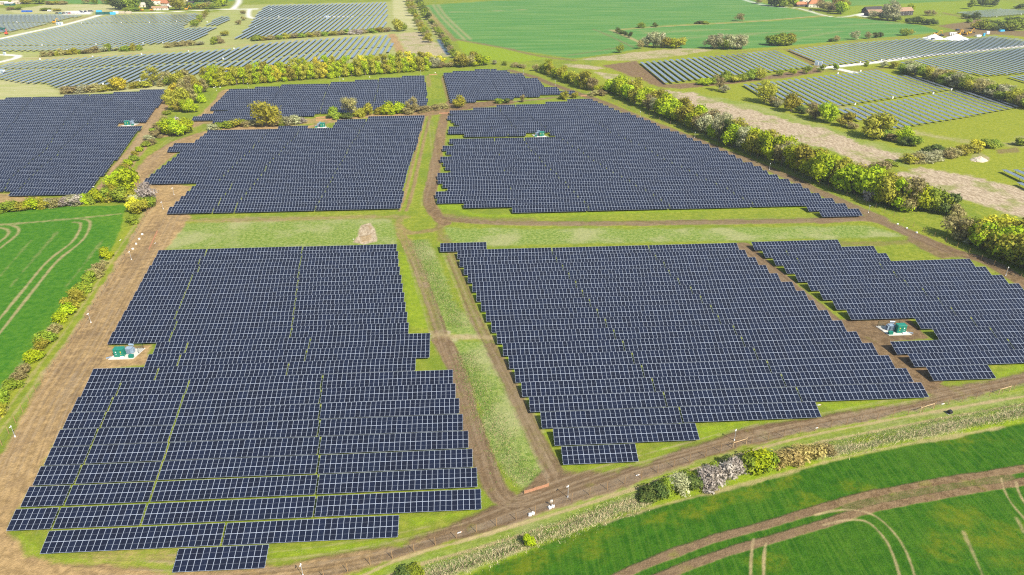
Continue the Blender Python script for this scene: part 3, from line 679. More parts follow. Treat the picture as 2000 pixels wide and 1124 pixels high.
# upper blocks below the tree belt
ulx = {-49: 785.2, -48: 740.7, -47: 693.5, -46: 646.6, -45: 550, -44: 498.7, -43: 447.5, -42: 443, -41: 439.4, -40: 435.3, -39: 431.3, -38: 426.9, -37: 422, -36: 418, -35: 413, -34: 447, -33: 418, -32: 396, -31: 378, -30: 418}
urr = {-34: 737, -33: 696, -32: 615, -31: 545, -30: 474}
for k in range(-49, -29):
    yp = float(np.interp(k, [-49, -35], [147, 200.5])); rx = urr.get(k, float(np.interp(yp, [147, 200.5], [829.3, 835.6])))
    g = [float(np.interp(yp, [152, 203], [740.7, 731])), float(np.interp(yp, [164, 206], [643, 625.6])), float(np.interp(yp, [170, 208], [546, 518.7]))]
    row('upper left block', k, ulx[k], rx, [q for q in g if q < rx-8 and q > ulx[k]+8], -.15 if k < -40 else 0)
url = {-53: 927, -52: 884, -51: 866.3}
urx = [969.2, 990.5, 996, 1021, 1023.5, 1025.7, 1049.7, 1052.7, 1055.7, 1058.7, 1061.7, 1089.5, 1093, 1121, 1052.5, 1004.7, 930.5]
for i in range(17):
    k = i-53; lx = url.get(k, 866.3+(k+51)*(879.5-866.3)/14.0)
    yp = float(np.interp(k, [-53, -37], [134, 194]))
    g = [float(np.interp(yp, [145, 192], [956, 978.5])), float(np.interp(yp, [148, 186], [1008, 1030]))]
    row('upper right block', k, lx, urx[i], [q for q in g if lx+10 < q < urx[i]-8], .35)
# how large each table shows, so the three hundred largest stand alone
for s in SEGS:
    px, py, d = PX(s[2]+s[3]*PW/2, s[4]-2, 1.5)
    vis = -60 < px < 2060
    s.append((s[3]*PW*4.3*(FPX/d)**2*(1 if vis else .02), d))
rows_of = {}
for s in SEGS: rows_of.setdefault((s[0], s[1]), []).append(s)
fr = {}
for b, k in rows_of: fr.setdefault(b, []).append(k)
for b in fr: fr[b].sort(reverse=True)
for (b, k), L in rows_of.items():
    L.sort(key=lambda s: s[2])
    for i, s in enumerate(L):
        j = fr[b].index(k)+1; T = len(L)
        pos = 'full width' if T == 1 else ('leftmost' if i == 0 else 'rightmost' if i == T-1 else nth(i+1)+' from left')
        s.append('dark blue solar table, %s in %s row from front, %s' % (pos, nth(j), b))
SEGS.sort(key=lambda s: -s[5][0])
NEAR_N = 84
near_set = set(id(s) for s in sorted(SEGS[:300], key=lambda s: s[5][1])[:NEAR_N])
far_mb, far_fr = MB(), MB()
for i, s in enumerate(SEGS):
    b, k, x0, n, y = s[:5]
    if i < 300:
        t = thing('solar_table', s[6], 'solar table', (x0, y, 0), 0, 'tilted solar tables in the near blocks')
        t.rotation_euler = (rng.gauss(0, .006), 0, rng.gauss(0, .0012)); t.location.z = rng.uniform(-.05, .05)
        fm, kk = frame_mesh(n)
        if id(s) in near_set:
            for r_ in range(2):
                for c_ in range(n):
                    link('solar_panel', PANEL_ME, t, (c_*PW, r_*PLEN*math.cos(TILT), r_*PLEN*math.sin(TILT)))
            for q in range(kk+1): link('post', POST_ME, t, (.5+(n*PW-1.0)*q/kk, -3.1, 0))
        else: link('panel_surface', surface_mesh(n), t)
        link('support_frame', fm, t)
    else:
        o = len(far_mb.v); ct, st = math.cos(TILT), math.sin(TILT)
        me = MB(); sloped(me, 0, n*PW, 0, 2*PLEN, -.035, 0, 1, [(0, 0), (n, 0), (n, 2), (0, 2)], 0)
        far_mb.v += [(a+x0, bb+y, c) for a, bb, c in me.v]; f0 = len(far_mb.f)
        far_mb.f += [tuple(q+o for q in f) for f in me.f]; far_mb.m += me.m
        ru, rv = rng.randint(0, 400), rng.randint(0, 400)
        for fi, uv in me.uv.items(): far_mb.uv[f0+fi] = [(a+ru, bb+2*rv) for a, bb in uv]
        for q in range(max(2, int(n*PW/5))):
            xx_ = x0+.6+(n*PW-1.2)*q/max(1, int(n*PW/5)-1)
            far_mb.box(xx_, y-1.2, -.1, .1, .1, 1.8, 1); far_mb.box(xx_, y-3.1, -.1, .1, .1, 1.1, 1)
tag(link('solar_tables', far_mb.mesh('solar_tables', [M_PANEL, M_BACK])), 'dark solar tables packed in rows across the far ends of the fields', 'solar tables', 'tilted solar tables in the near blocks', 'stuff')

# ------------------------------------------------------------------ horizontal trackers of the far fields
_tm = {}
def tracker_mb(mb, x, y0, n, z=1.55):
    L = n*PW; W = 1.15; o = len(mb.f)
    ru = rng.randint(0, 300)
    def q(pts, m, uv=None): mb.quad([(x+a, y0+b, c) for a, b, c in pts], m, uv)
    q([(-W, 0, z), (W, 0, z), (W, L, z), (-W, L, z)], 0, [(0, ru), (0+0, ru), (0, ru), (0, ru)] if 0 else [(ru, 1), (ru, 0), (ru+n, 0), (ru+n, 1)])
    q([(-W, L, z-.04), (W, L, z-.04), (W, 0, z-.04), (-W, 0, z-.04)], 1)
    for a, b in (((-W, 0), (W, 0)), ((W, 0), (W, L)), ((W, L), (-W, L)), ((-W, L), (-W, 0))):
        q([(a[0], a[1], z-.04), (b[0], b[1], z-.04), (b[0], b[1], z), (a[0], a[1], z)], 1)
    mb.box(x, y0+L/2, z-.18, .13, L+.4, .13, 2)
    for i in range(max(2, int(L/8))+1): mb.box(x, y0+.5+(L-1)*i/max(2, int(L/8)), -.1, .12, .16, z-.05, 2)
def tracker_mesh(n):
    if n not in _tm:
        mb = MB(); tracker_mb(mb, 0, 0, n); _tm[n] = mb.mesh('tracker', [M_TRACK, M_BACK, M_POST])
    return _tm[n]
FIELDS = [
 ('lower strip of the far left field', [(0, 127), (38, 119), (116, 115), (250, 107.5), (365, 101), (457, 95), (500, 86), (562, 80), (625, 76), (680, 72.5), (755, 69), (762, 75), (770, 88), (772, 98), (740, 106), (600, 124), (500, 139), (362, 147), (312, 157), (272, 160), (200, 167), (127, 171), (112, 172), (90, 161), (56, 162), (0, 154)], [[(-60, 137), (125, 132), (250, 127), (375, 122), (500, 115), (612, 102), (725, 94), (800, 88)]], 5.35),
 ('upper strip of the far left field', [(-40, 74), (0, 78), (50, 67.5), (121, 52), (171, 39), (210, 31), (244, 29), (308, 28), (389, 26), (382, 31.6), (385, 36.5), (369, 42.5), (362, 49.5), (354, 55), (424, 52), (402, 67.5), (375, 81), (297, 85), (285, 87.5), (232, 96), (212, 98), (-40, 99)], [[(-60, 91), (0, 90), (110, 88.5), (240, 86), (330, 83)], [(100, 48), (160, 46), (350, 43), (390, 42)]], 5.2),
 ('small patch beside the top left hedge', [(399, 49), (430, 32), (446, 31), (450, 38), (426, 49)], [], 5.2),
 ('field at the top left corner', [(-40, 29), (0, 28), (100, 28), (160, 30), (60, 54), (0, 64), (-40, 70)], [[(-60, 46), (30, 45), (110, 44)]], 5.2),
 ('top middle field', [(457, 75), (484, 54), (500, 30), (507, 20), (525, 10), (625, 7.5), (755, 4.5), (756, 12), (757, 30), (755, 42), (750, 53), (705, 59), (640, 61), (567, 66), (522, 73)], [[(490, 35.5), (640, 33), (690, 32), (760, 29)]], 5.3),
 ('right field with the brown soil margin', [(1241, 122), (1410, 107.5), (1515, 98), (1592, 130), (1500, 140), (1430, 147.5), (1350, 156), (1302, 162), (1272, 149)], [], 5.2),
 ('long upper right field', [(1537, 97), (1675, 82.5), (1800, 74), (1837, 80), (1884, 76), (1939, 70), (2060, 84), (2060, 81), (2060, 82), (1835, 107), (1780, 112), (1712, 117.5), (1610, 128)], [], 5.2),
 ('far right field below the gravel track', [(1755, 122), (1875, 105), (2000, 92), (2060, 86), (2060, 136), (2000, 142), (1930, 147.5), (1837, 137)], [], 5.2),
 ('right corner field', [(1965, 150), (2060, 138), (2060, 172)], [], 5.2),
 ('upper half of the right grass field', [(1447, 165), (1500, 160), (1537, 156), (1700, 137.5), (1712, 136), (1750, 148), (1775, 146), (1865, 173), (1627, 208), (1612, 210), (1560, 203), (1472, 182)], [], 5.2),
 ('lower half of the right grass field', [(1632, 213), (1870, 177), (1890, 172.5), (1996, 207), (1875, 230), (1737, 252), (1672, 232)], [], 5.2),
 ('small field in the top right corner', [(1868, 24), (1950, 17), (2060, 23), (2060, 22), (2000, 27.5), (1923, 34)], [], 5.2),
 ('grass corner at the right edge', [(1950, 332), (2060, 326), (2060, 400)], [], 5.2)]
TR = []
for name, poly, cuts, sp in FIELDS:
    px_, py_ = np.array(poly, float).T; wx_, wy_ = G(px_, py_, 1.5)
    cw = [G(*np.array(c, float).T, 1.5) for c in cuts]
    x = math.ceil(wx_.min()/sp)*sp+.3
    while x < wx_.max():
        ys = []
        for i in range(len(wx_)):
            j = (i+1) % len(wx_); a, b = wx_[i], wx_[j]
            if (a > x) != (b > x): ys.append(wy_[i]+(x-a)/(b-a)*(wy_[j]-wy_[i]))
        ys.sort()
        for a, b in zip(ys[::2], ys[1::2]):
            bb = [a]
            for cx_, cy_ in cw:
                o = np.argsort(cx_); c = float(np.interp(x, cx_[o], cy_[o]))
                if a+6 < c < b-6: bb += [c-1.6, c+1.6]
            bb.append(b); bb.sort()
            for p, q in zip(bb[::2], bb[1::2]):
                n = int((q-p)/PW)
                if n >= 4: TR.append([name, x, p, n])
        x += sp
cnt = {}
for t in TR:
    px, py, d = PX(t[1], t[2]+t[3]*PW/2, 1.5)
    t.append(t[3]*(1e6/d**3)*(1 if -40 < px < 2040 and py > -4 else .01))
by = {}
for t in TR: by.setdefault((t[0], round(t[1], 2)), []).append(t)
for name in set(t[0] for t in TR):
    xs = sorted(k[1] for k in by if k[0] == name)
    for i, x in enumerate(xs):
        L = sorted(by[(name, x)], key=lambda t: t[2])
        for j, t in enumerate(L):
            end = '' if len(L) == 1 else (', near end' if j == 0 else ', far end' if j == len(L)-1 else ', middle length')
            t.append('pale flat tracker row, %s from left%s, %s' % (nth(i+1), end, name))
TR.sort(key=lambda t: -t[4])
fmb = MB()
for i, t in enumerate(TR):
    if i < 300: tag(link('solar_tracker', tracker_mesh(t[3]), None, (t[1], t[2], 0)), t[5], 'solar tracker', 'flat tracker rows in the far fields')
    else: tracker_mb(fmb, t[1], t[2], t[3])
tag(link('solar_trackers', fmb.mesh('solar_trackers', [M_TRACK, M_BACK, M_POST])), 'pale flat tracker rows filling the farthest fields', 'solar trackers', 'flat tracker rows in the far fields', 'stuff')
print('tables', len(SEGS), 'trackers', len(TR))

# ------------------------------------------------------------------ trees and shrubs
def leaf_material(name, c1, c2, c3):
    m, t, b = newmat(name); n = N(t)
    a = n.new('ShaderNodeAttribute'); a.attribute_name = 'tint'
    oi = n.new('ShaderNodeObjectInfo')
    f = n.math('FRACT', n.math('ADD', a.outputs['Fac'], n.math('MULTIPLY', oi.outputs['Random'], .0)))
    c = n.mix(n.step(f, .15, .55), c1, c2); c = n.mix(n.step(f, .6, .95), c, c3)
    hs = n.new('ShaderNodeHueSaturation')
    n.put(hs.inputs['Hue'], n.math('ADD', .485, n.math('MULTIPLY', oi.outputs['Random'], .03)))
    n.put(hs.inputs['Value'], n.math('ADD', .82, n.math('MULTIPLY', oi.outputs['Random'], .36)))
    n.put(hs.inputs['Color'], c)
    n.put(b.inputs['Base Color'], hs.outputs[0]); b.inputs['Roughness'].default_value = .75; b.inputs['Specular IOR Level'].default_value = .2
    tr = n.new('ShaderNodeBsdfTranslucent'); n.put(tr.inputs[0], hs.outputs[0])
    mx = n.new('ShaderNodeMixShader'); mx.inputs[0].default_value = .27
    t.links.new(b.outputs[0], mx.inputs[1]); t.links.new(tr.outputs[0], mx.inputs[2])
    t.links.new(mx.outputs[0], t.nodes['Material Output'].inputs[0])
    return m
LEAF = {
 'lime': leaf_material('leaf_lime', (.260, .340, .006), (.380, .460, .008), (.480, .520, .018)),
 'olive': leaf_material('leaf_olive', (.270, .260, .022), (.370, .350, .032), (.460, .420, .055)),
 'yellow': leaf_material('leaf_yellow', (.44, .40, .025), (.58, .50, .030), (.64, .58, .06)),
 'brown': leaf_material('leaf_brown', (.260, .215, .080), (.360, .310, .115), (.420, .390, .130)),
 'grey': leaf_material('leaf_grey', (.300, .300, .140), (.430, .430, .220), (.520, .500, .310)),
 'dark': leaf_material('leaf_dark', (.070, .110, .022), (.120, .160, .032), (.180, .210, .050)),
 'green': leaf_material('leaf_green', (.170, .235, .016), (.250, .320, .024), (.330, .380, .040)),
 'blossom': leaf_material('leaf_blossom', (.30, .25, .20), (.46, .40, .34), (.56, .51, .44)),
 'ochre': leaf_material('leaf_ochre', (.32, .24, .08), (.46, .36, .12), (.54, .44, .17))}
BARK = simple('bark', (.13, .10, .07), .9, 0, .35, 3)
WORDS = {'lime': 'bright lime green', 'olive': 'olive brown', 'yellow': 'golden yellow', 'brown': 'brown half bare', 'grey': 'pale grey green', 'dark': 'dark green', 'green': 'mid green', 'blossom': 'white blossoming', 'ochre': 'ochre brown'}
def crown_proto(seed, shape, nleaf, leaf, twig=0.0):
    """a unit crown (about 1 wide, 1 tall, foot at 0) of leaf sized faces, gathered in uneven clumps"""
    r = np.random.RandomState(seed)
    lobes = []
    nl = {'round': 15, 'tall': 15, 'shrub': 13, 'open': 16}[shape]
    for i in range(nl):
        a = r.uniform(0, 6.283); h = r.uniform(0, 1)
        if shape == 'tall': z = .16+.74*h; rad = .34*(1-.55*abs(h-.35))*r.uniform(.3, 1); s = r.uniform(.13, .24)*(1.1-.4*h)
        elif shape == 'shrub': z = .12+.58*h; rad = .40*(1-.5*h)*r.uniform(.3, 1.0); s = r.uniform(.16, .27)
        elif shape == 'open': z = .30+.55*h; rad = .42*math.sqrt(max(.05, 1-abs(2*h-.9)**2*.7))*r.uniform(.35, 1); s = r.uniform(.10, .19)
        else: z = .22+.60*h; rad = .40*math.sqrt(max(.08, 1-(1.6*h-.75)**2))*r.uniform(.3, 1); s = r.uniform(.15, .25)
        lobes.append((rad*math.cos(a), rad*math.sin(a), z, s, r.uniform(0, 1)))
    wts = np.array([l[3]**2 for l in lobes]); wts /= wts.sum()
    which = r.choice(nl, nleaf, p=wts); L = np.array(lobes)[which]
    d = r.normal(size=(nleaf, 3)); d /= np.linalg.norm(d, axis=1)[:, None]
    rr = L[:, 3]*(.35+.75*r.uniform(0, 1, nleaf)**.5)*(1+.25*r.normal(size=nleaf)*.5)
    c = L[:, :3]+d*rr[:, None]*np.array([1, 1, .85]); c[:, 2] = np.abs(c[:, 2])+.01
    nrm = d+r.normal(size=(nleaf, 3))*.38+np.array([0, 0, .15]); nrm /= np.linalg.norm(nrm, axis=1)[:, None]
    u = np.cross(nrm, r.normal(size=(nleaf, 3))); u /= np.linalg.norm(u, axis=1)[:, None]+1e-9; v = np.cross(nrm, u)
    su = leaf*r.uniform(.55, 1.25, nleaf)[:, None]; sv = su*r.uniform(.45, .9, nleaf)[:, None]
    if twig > 0:
        k = r.uniform(0, 1, nleaf) < twig
        out = c-np.array([0, 0, .25]); out /= np.linalg.norm(out, axis=1)[:, None]+1e-9; out = out+r.normal(size=out.shape)*.35
        u[k] = out[k]/np.linalg.norm(out[k], axis=1)[:, None]; v[k] = np.cross(nrm, u)[k]; v[k] /= np.linalg.norm(v[k], axis=1)[:, None]+1e-9
        su[k] *= 1.7; sv[k] = leaf*.10
    P = np.stack([c-u*su, c-v*sv*.9+u*su*.1, c+u*su, c+v*sv], 1).reshape(-1, 3)
    me = bpy.data.meshes.new('crown')
    me.vertices.add(nleaf*4); me.vertices.foreach_set('co', P.astype(np.float32).ravel())
    me.loops.add(nleaf*4); me.loops.foreach_set('vertex_index', np.arange(nleaf*4, dtype=np.int32))
    me.polygons.add(nleaf); me.polygons.foreach_set('loop_start', np.arange(0, nleaf*4, 4, dtype=np.int32)); me.polygons.foreach_set('loop_total', np.full(nleaf, 4, np.int32))
    me.update(calc_edges=True)
    t = np.clip(L[:, 4]*.6+r.uniform(0, 1, nleaf)*.4, 0, .999)
    a = me.attributes.new('tint', 'FLOAT', 'POINT'); a.data.foreach_set('value', np.repeat(t, 4).astype(np.float32))
    return me, lobes
def trunk_proto(lobes, seed, shrub):
    r = random.Random(seed); mb = MB()
    if not shrub: mb.tube((0, 0, -.02), (.01, .0, .34), .035, .024, 7)
    for l in lobes[:9]:
        b = (0.0, 0.0, r.uniform(.2, .34)) if not shrub else (r.uniform(-.08, .08), r.uniform(-.08, .08), -.02)
        mid = ((b[0]+l[0])*.5+r.uniform(-.03, .03), (b[1]+l[1])*.5+r.uniform(-.03, .03), (b[2]+l[2])*.5+.03)
        mb.tube(b, mid, .017, .011, 5); mb.tube(mid, l[:3], .011, .004, 5)
    return mb.mesh('trunk' if not shrub else 'stems', BARK)
PROTO = {}
_crown = {}
for shape, nleaf, leaf in (('round', 2200, .050), ('tall', 2200, .045), ('shrub', 1500, .060), ('open', 1500, .042)):
    for tw in (0, 1):
        PROTO[shape, tw] = []
        for sd in range(4):
            me, lobes = crown_proto(100+sd*7+len(shape)+tw*50, shape, int(nleaf*(1 if not tw else 1.25)), leaf, .62 if tw else .06)
            PROTO[shape, tw].append((me, trunk_proto(lobes, sd, shape == 'shrub'), sd))
def crown_mesh(me, kind):
    if (me.name, kind) not in _crown:
        c = me.copy(); c.materials.append(LEAF[kind]); _crown[me.name, kind] = c
    return _crown[me.name, kind]
TREES = []
SHRINK = {'the long right hedge': (.9, 1.0, -5), 'the right hedge back line': (.9, 1.0, -2), 'the left edge scrub strip': (.66, .72, -2), 'the sparse left hedge': (.8, .85, 0), 'the clump beside the upper block': (.85, .85, -3), 'the left crop hedge': (.85, .85, 0), 'the left crop corner': (.9, .9, 0), 'the right end of the tree belt': (.9, .7, 0), 'upper end of the right hedge': (.9, .85, -2)}
def tree(px, py, h, wd, kind, shape='round', place=''):
    a, b, c = SHRINK.get(place, (1, 1, 0)); wd *= a; h *= b; py += c
    TREES.append([px, py, h, wd, kind, shape, place])
def trees(place, spec, shape='round'):
    """spec: px, py, height, width, kind [, shape] for every tree of one place in order"""
    for s in spec: tree(s[0], s[1], s[2], s[3], s[4], s[5] if len(s) > 5 else shape, place)
L_, O_, Y_, B_, E_, D_, S_, W_, C_ = 'lime', 'olive', 'yellow', 'brown', 'grey', 'dark', 'green', 'blossom', 'ochre'
trees('upper end of the right hedge', [
 (1047, 141, 5, 6, B_), (1058, 144, 6, 6, S_), (1069, 147, 9, 8, L_, 'tall'), (1076, 150, 8, 7, O_, 'tall'), (1086, 154, 7, 7, L_), (1097, 158, 8, 8, O_), (1108, 163, 7, 7, L_), (1120, 167, 8, 8, O_), (1132, 172, 7, 8, L_),
 (1145, 175, 10, 12, O_), (1158, 179, 7, 8, B_), (1169, 181, 5, 6, L_), (1179, 182, 5, 7, O_), (1188, 182, 4, 6, B_)])
trees('the long right hedge', [
 (1196, 187, 8, 9, L_), (1210, 193, 9, 10, L_), (1226, 201, 9, 10, L_), (1240, 208, 8, 10, O_), (1254, 213, 8, 9, L_), (1267, 221, 7, 8, B_), (1278, 226, 6, 7, E_), (1292, 231, 10, 11, L_), (1308, 238, 10, 11, L_), (1322, 243, 8, 9, L_), (1337, 250, 9, 10, O_),
 (1352, 258, 9, 10, L_), (1366, 263, 7, 8, B_), (1378, 268, 8, 9, E_), (1391, 275, 7, 8, L_), (1404, 281, 11, 10, E_, 'open'), (1420, 287, 9, 9, D_, 'tall'), (1434, 293, 9, 10, L_), (1450, 299, 9, 9, E_, 'open'), (1464, 304, 9, 9, L_, 'tall'), (1480, 310, 9, 10, O_),
 (1495, 317, 10, 10, L_), (1512, 324, 10, 11, L_), (1526, 329, 8, 8, B_), (1538, 333, 9, 8, E_, 'open'), (1552, 338, 9, 10, L_), (1568, 346, 10, 11, O_), (1584, 354, 10, 11, L_), (1601, 360, 10, 11, L_), (1618, 365, 9, 10, L_), (1633, 370, 9, 9, O_), (1650, 377, 9, 10, L_), (1668, 384, 10, 11, L_), (1686, 390, 10, 11, L_),
 (1703, 397, 6, 7, W_, 'shrub'), (1718, 402, 9, 10, L_), (1736, 408, 10, 10, O_), (1752, 413, 9, 9, L_, 'tall'), (1770, 415, 10, 11, B_), (1788, 416, 8, 8, L_), (1806, 416, 5, 7, S_), (1828, 419, 7, 9, S_), (1848, 424, 6, 8, D_), (1868, 430, 5, 8, B_, 'shrub')])
# a second line of crowns behind gives the hedge its depth
bk = [(1215, 184, L_), (1240, 192, O_), (1262, 201, L_), (1285, 212, O_), (1310, 222, L_), (1335, 233, O_), (1360, 245, L_), (1385, 256, B_), (1412, 268, E_), (1440, 279, O_), (1470, 290, L_), (1500, 302, O_), (1530, 315, L_), (1558, 326, L_), (1588, 338, O_), (1615, 348, L_), (1645, 360, L_), (1672, 370, O_), (1700, 381, L_), (1730, 392, O_), (1760, 401, L_), (1790, 408, S_)]
trees('the right hedge back line', [(x, y, 8.5, 10, k) for x, y, k in bk])
trees('the right edge thicket', [(1872, 466, 6, 9, B_), (1888, 470, 4, 7, E_, 'shrub'), (1902, 478, 6, 7, L_), (1918, 484, 8, 9, L_), (1934, 492, 9, 9, O_), (1944, 500, 5, 7, S_, 'shrub'), (1958, 504, 9, 9, L_), (1975, 512, 8, 9, O_), (1994, 522, 7, 9, S_), (2012, 532, 8, 9, O_),
 (1940, 472, 8, 9, Y_), (1962, 480, 8, 9, Y_), (1985, 492, 9, 9, O_), (1915, 462, 6, 8, S_), (2015, 505, 9, 9, L_), (2040, 540, 9, 10, S_)])
# tree belt behind the upper blocks
kk = [L_, L_, O_, L_, O_, L_, O_, L_, O_, L_, Y_, L_, O_, L_, O_, L_, O_, Y_, L_, L_, O_, L_, O_, L_, O_, L_, O_, L_, O_, L_, L_, O_, L_]
x = 410
for i, k in enumerate(kk):
    yb = 171-(x-402)*.076
    tree(x, yb, rng.uniform(6.2, 9.0), rng.uniform(6.5, 8.5), k, 'tall', 'front of the upper tree belt'); x += 13.2
x = 404
for i in range(30):
    yb = 163-(x-402)*.076
    tree(x, yb, rng.uniform(6.8, 9.6), rng.uniform(7, 9), [O_, L_, O_, Y_, L_, O_][i % 6], 'open' if i % 3 == 1 else 'tall', 'back of the upper tree belt'); x += 14.5
trees('the right end of the tree belt', [(848, 133, 8, 9, E_), (862, 132, 5, 9, B_, 'shrub'), (878, 131, 5, 9, B_, 'shrub'), (890, 131, 9, 9, O_), (903, 132, 10, 10, O_), (917, 130, 9, 9, B_), (930, 129, 9, 9, L_), (944, 128, 9, 9, L_), (898, 124, 9, 9, O_), (924, 122, 9, 9, O_), (840, 124, 9, 9, Y_), (862, 122, 7, 8, Y_), (967, 126, 4, 5, E_), (985, 128, 4, 5, S_), (1005, 131, 4, 10, B_, 'shrub'), (1020, 133, 4, 8, B_, 'shrub')])
# clump between the left edge block and the upper block
trees('the clump beside the upper block', [(340, 218, 7, 8, O_), (352, 222, 7, 8, O_), (364, 223, 7, 8, L_), (378, 222, 7, 8, L_), (334, 206, 7, 8, O_), (348, 208, 8, 9, O_), (362, 208, 9, 9, O_), (378, 205, 9, 9, B_), (392, 204, 9, 8, L_, 'tall'), (340, 192, 8, 9, Y_), (356, 190, 9, 9, B_), (372, 188, 10, 9, B_, 'open'), (386, 186, 10, 9, O_), (400, 183, 8, 8, B_), (350, 172, 9, 10, O_), (366, 166, 9, 9, B_), (330, 170, 6, 7, S_),
 (333, 267, 8, 9, L_), (349, 269, 9, 9, L_), (364, 263, 8, 8, L_), (350, 260, 7, 6, W_)])
trees('the left edge scrub strip', [(326, 226, 3.5, 7, S_), (318, 238, 4, 8, B_), (322, 246, 4, 9, B_), (308, 252, 4, 8, B_), (300, 262, 4, 8, S_), (315, 262, 5, 10, B_), (304, 272, 5, 10, B_), (292, 276, 4, 8, E_), (296, 284, 4, 9, B_), (284, 288, 4, 8, S_), (272, 298, 4, 6, L_), (264, 306, 3, 5, O_), (262, 316, 4, 7, S_), (252, 326, 4.5, 7, L_), (243, 333, 4, 7, O_), (236, 342, 4, 7, S_), (229, 350, 4.5, 7, O_)], 'shrub')
trees('the left crop hedge', [(-8, 415, 5, 8, S_), (12, 413, 5, 8, S_), (30, 411, 4.5, 8, S_), (46, 409, 4, 7, O_), (60, 408, 5.5, 7, L_), (75, 407, 5, 7, L_), (86, 406, 5, 7, O_), (100, 404, 4, 7, E_), (113, 403, 4, 7, B_), (126, 402, 4, 7, W_), (141, 400, 4.5, 8, E_), (155, 400, 5, 8, W_), (169, 398, 5, 6, L_), (182, 397, 5, 6, S_), (195, 395, 6, 7, L_), (208, 394, 6, 7, S_), (218, 392, 6, 7, O_)], 'shrub')
trees('the left crop corner', [(250, 384, 10, 11, L_), (232, 380, 7, 8, L_), (226, 366, 6, 7, L_), (236, 393, 6, 8, S_), (252, 394, 5, 8, O_), (264, 392, 5, 8, O_), (284, 396, 6, 9, W_), (272, 404, 5, 8, E_), (288, 406, 5, 7, S_), (264, 413, 5, 7, Y_), (274, 416, 5.5, 7, O_), (258, 436, 3.5, 5, S_, 'shrub')])
trees('the sparse left hedge', [(210, 503, 4.5, 6, L_), (203, 518, 2, 4, B_), (196, 530, 3, 6, B_), (186, 542, 3.5, 6, B_), (178, 552, 4, 6, S_), (168, 570, 4, 6, S_), (160, 574, 4, 7, O_), (150, 588, 4, 6, O_), (138, 604, 4.5, 6, O_), (130, 614, 4, 6, L_), (121, 628, 3.5, 5, L_), (108, 648, 2.5, 5, B_), (88, 668, 4.4, 6.5, S_), (80, 680, 3, 5, O_), (66, 703, 4.0, 5.5, L_), (48, 728, 2.5, 5, B_), (36, 742, 2.5, 5, B_), (24, 760, 2.6, 5, S_), (8, 788, 4, 6, S_), (-8, 812, 4, 6, O_)], 'shrub')
trees('the hedge between solar blocks', [(418, 254, 3, 7, E_), (432, 251, 3, 7, S_), (446, 249, 4.5, 8, S_), (458, 248, 4, 8, O_), (470, 246, 3.5, 8, S_), (484, 247, 3, 8, B_), (498, 246, 3, 8, E_), (522, 247, 9.5, 13, O_, 'round'), (538, 246, 5, 8, B_), (550, 246, 3.5, 6, S_), (562, 244, 4, 8, E_), (577, 242, 4, 9, E_), (590, 240, 3, 7, W_), (655, 232, 5.5, 8, S_), (684, 228, 9, 9, B_, 'open'), (676, 231, 3, 8, D_), (704, 228, 5, 7, O_), (718, 226, 6, 7, O_), (742, 223, 5, 6, O_), (756, 223, 6, 9, L_), (768, 222, 5, 8, L_), (781, 221, 6, 6, L_), (795, 222, 3.5, 9, B_), (806, 221, 7, 7, B_, 'open'), (820, 219, 3, 8, B_), (836, 217, 3, 7, B_), (850, 215, 3, 6, B_), (866, 212, 3, 6, B_),
 (897, 211, 5.5, 7, O_, 'round'), (976, 202, 3, 6, S_), (988, 202, 3, 6, D_), (1021, 200, 4, 4, B_, 'tall'), (1098, 194, 3, 5, S_), (1103, 195, 5, 5, O_, 'round'), (1122, 192, 4, 4, O_, 'round'), (1160, 187, 3, 7, B_), (1174, 187, 3, 7, B_)], 'shrub')
trees('the right grass tree row', [(1492, 201, 10, 11, O_), (1508, 207, 5, 7, B_), (1518, 209, 4, 6, E_), (1545, 218, 9, 10, O_), (1566, 222, 4, 7, D_), (1592, 233, 7, 10, B_), (1618, 240, 8, 9, L_), (1650, 248, 6, 8, O_), (1664, 252, 3, 6, B_), (1705, 269, 10, 13, O_), (1726, 271, 5, 7, S_), (1740, 275, 3, 7, B_), (1764, 280, 6, 7, L_), (1784, 286, 5, 7, S_), (1768, 284, 4, 6, D_)])
trees('the brown margin hedge', [(1376, 166, 4, 9, L_), (1392, 164, 4, 7, S_), (1400, 162, 5, 6, B_), (1416, 162, 7, 8, S_), (1432, 160, 4, 8, O_), (1446, 159, 5, 8, S_), (1468, 157, 6, 8, S_), (1482, 156, 6, 8, O_), (1404, 178, 6, 7, B_, 'open'), (1414, 181, 4, 6, E_), (1522, 149, 5, 5, S_), (1548, 147, 5, 5, L_), (1575, 144, 5, 6, S_), (1603, 141, 5, 6, S_), (1632, 137, 4, 5, S_), (1693, 130, 3, 5, S_)])
trees('the dense far right hedge', [(1725, 132, 4, 6, E_), (1745, 134, 4, 8, O_)]+[(1770+16*i, 144+4.6*i, 6.5, 11, [S_, E_, S_, O_, B_][i % 5]) for i in range(16)]+[(1778+16*i, 138+4.4*i, 5.5, 11, [E_, S_, O_][i % 3]) for i in range(15)])
trees('the grass corner scrub', [(1720, 331, 4, 9, B_), (1740, 322, 2.5, 7, S_), (1773, 319, 4, 8, O_), (1788, 316, 4, 9, B_), (1804, 315, 4, 9, E_), (1820, 312, 4, 9, E_), (1812, 300, 4, 8, D_), (1830, 302, 5, 8, D_), (1846, 306, 3, 9, B_), (1862, 304, 3.5, 9, B_), (1880, 301, 4, 9, O_), (1896, 296, 4.5, 8, O_), (1908, 292, 5, 7, Y_), (1928, 288, 4, 8, S_), (1945, 285, 3, 7, S_), (1990, 284, 4, 7, S_)], 'shrub')
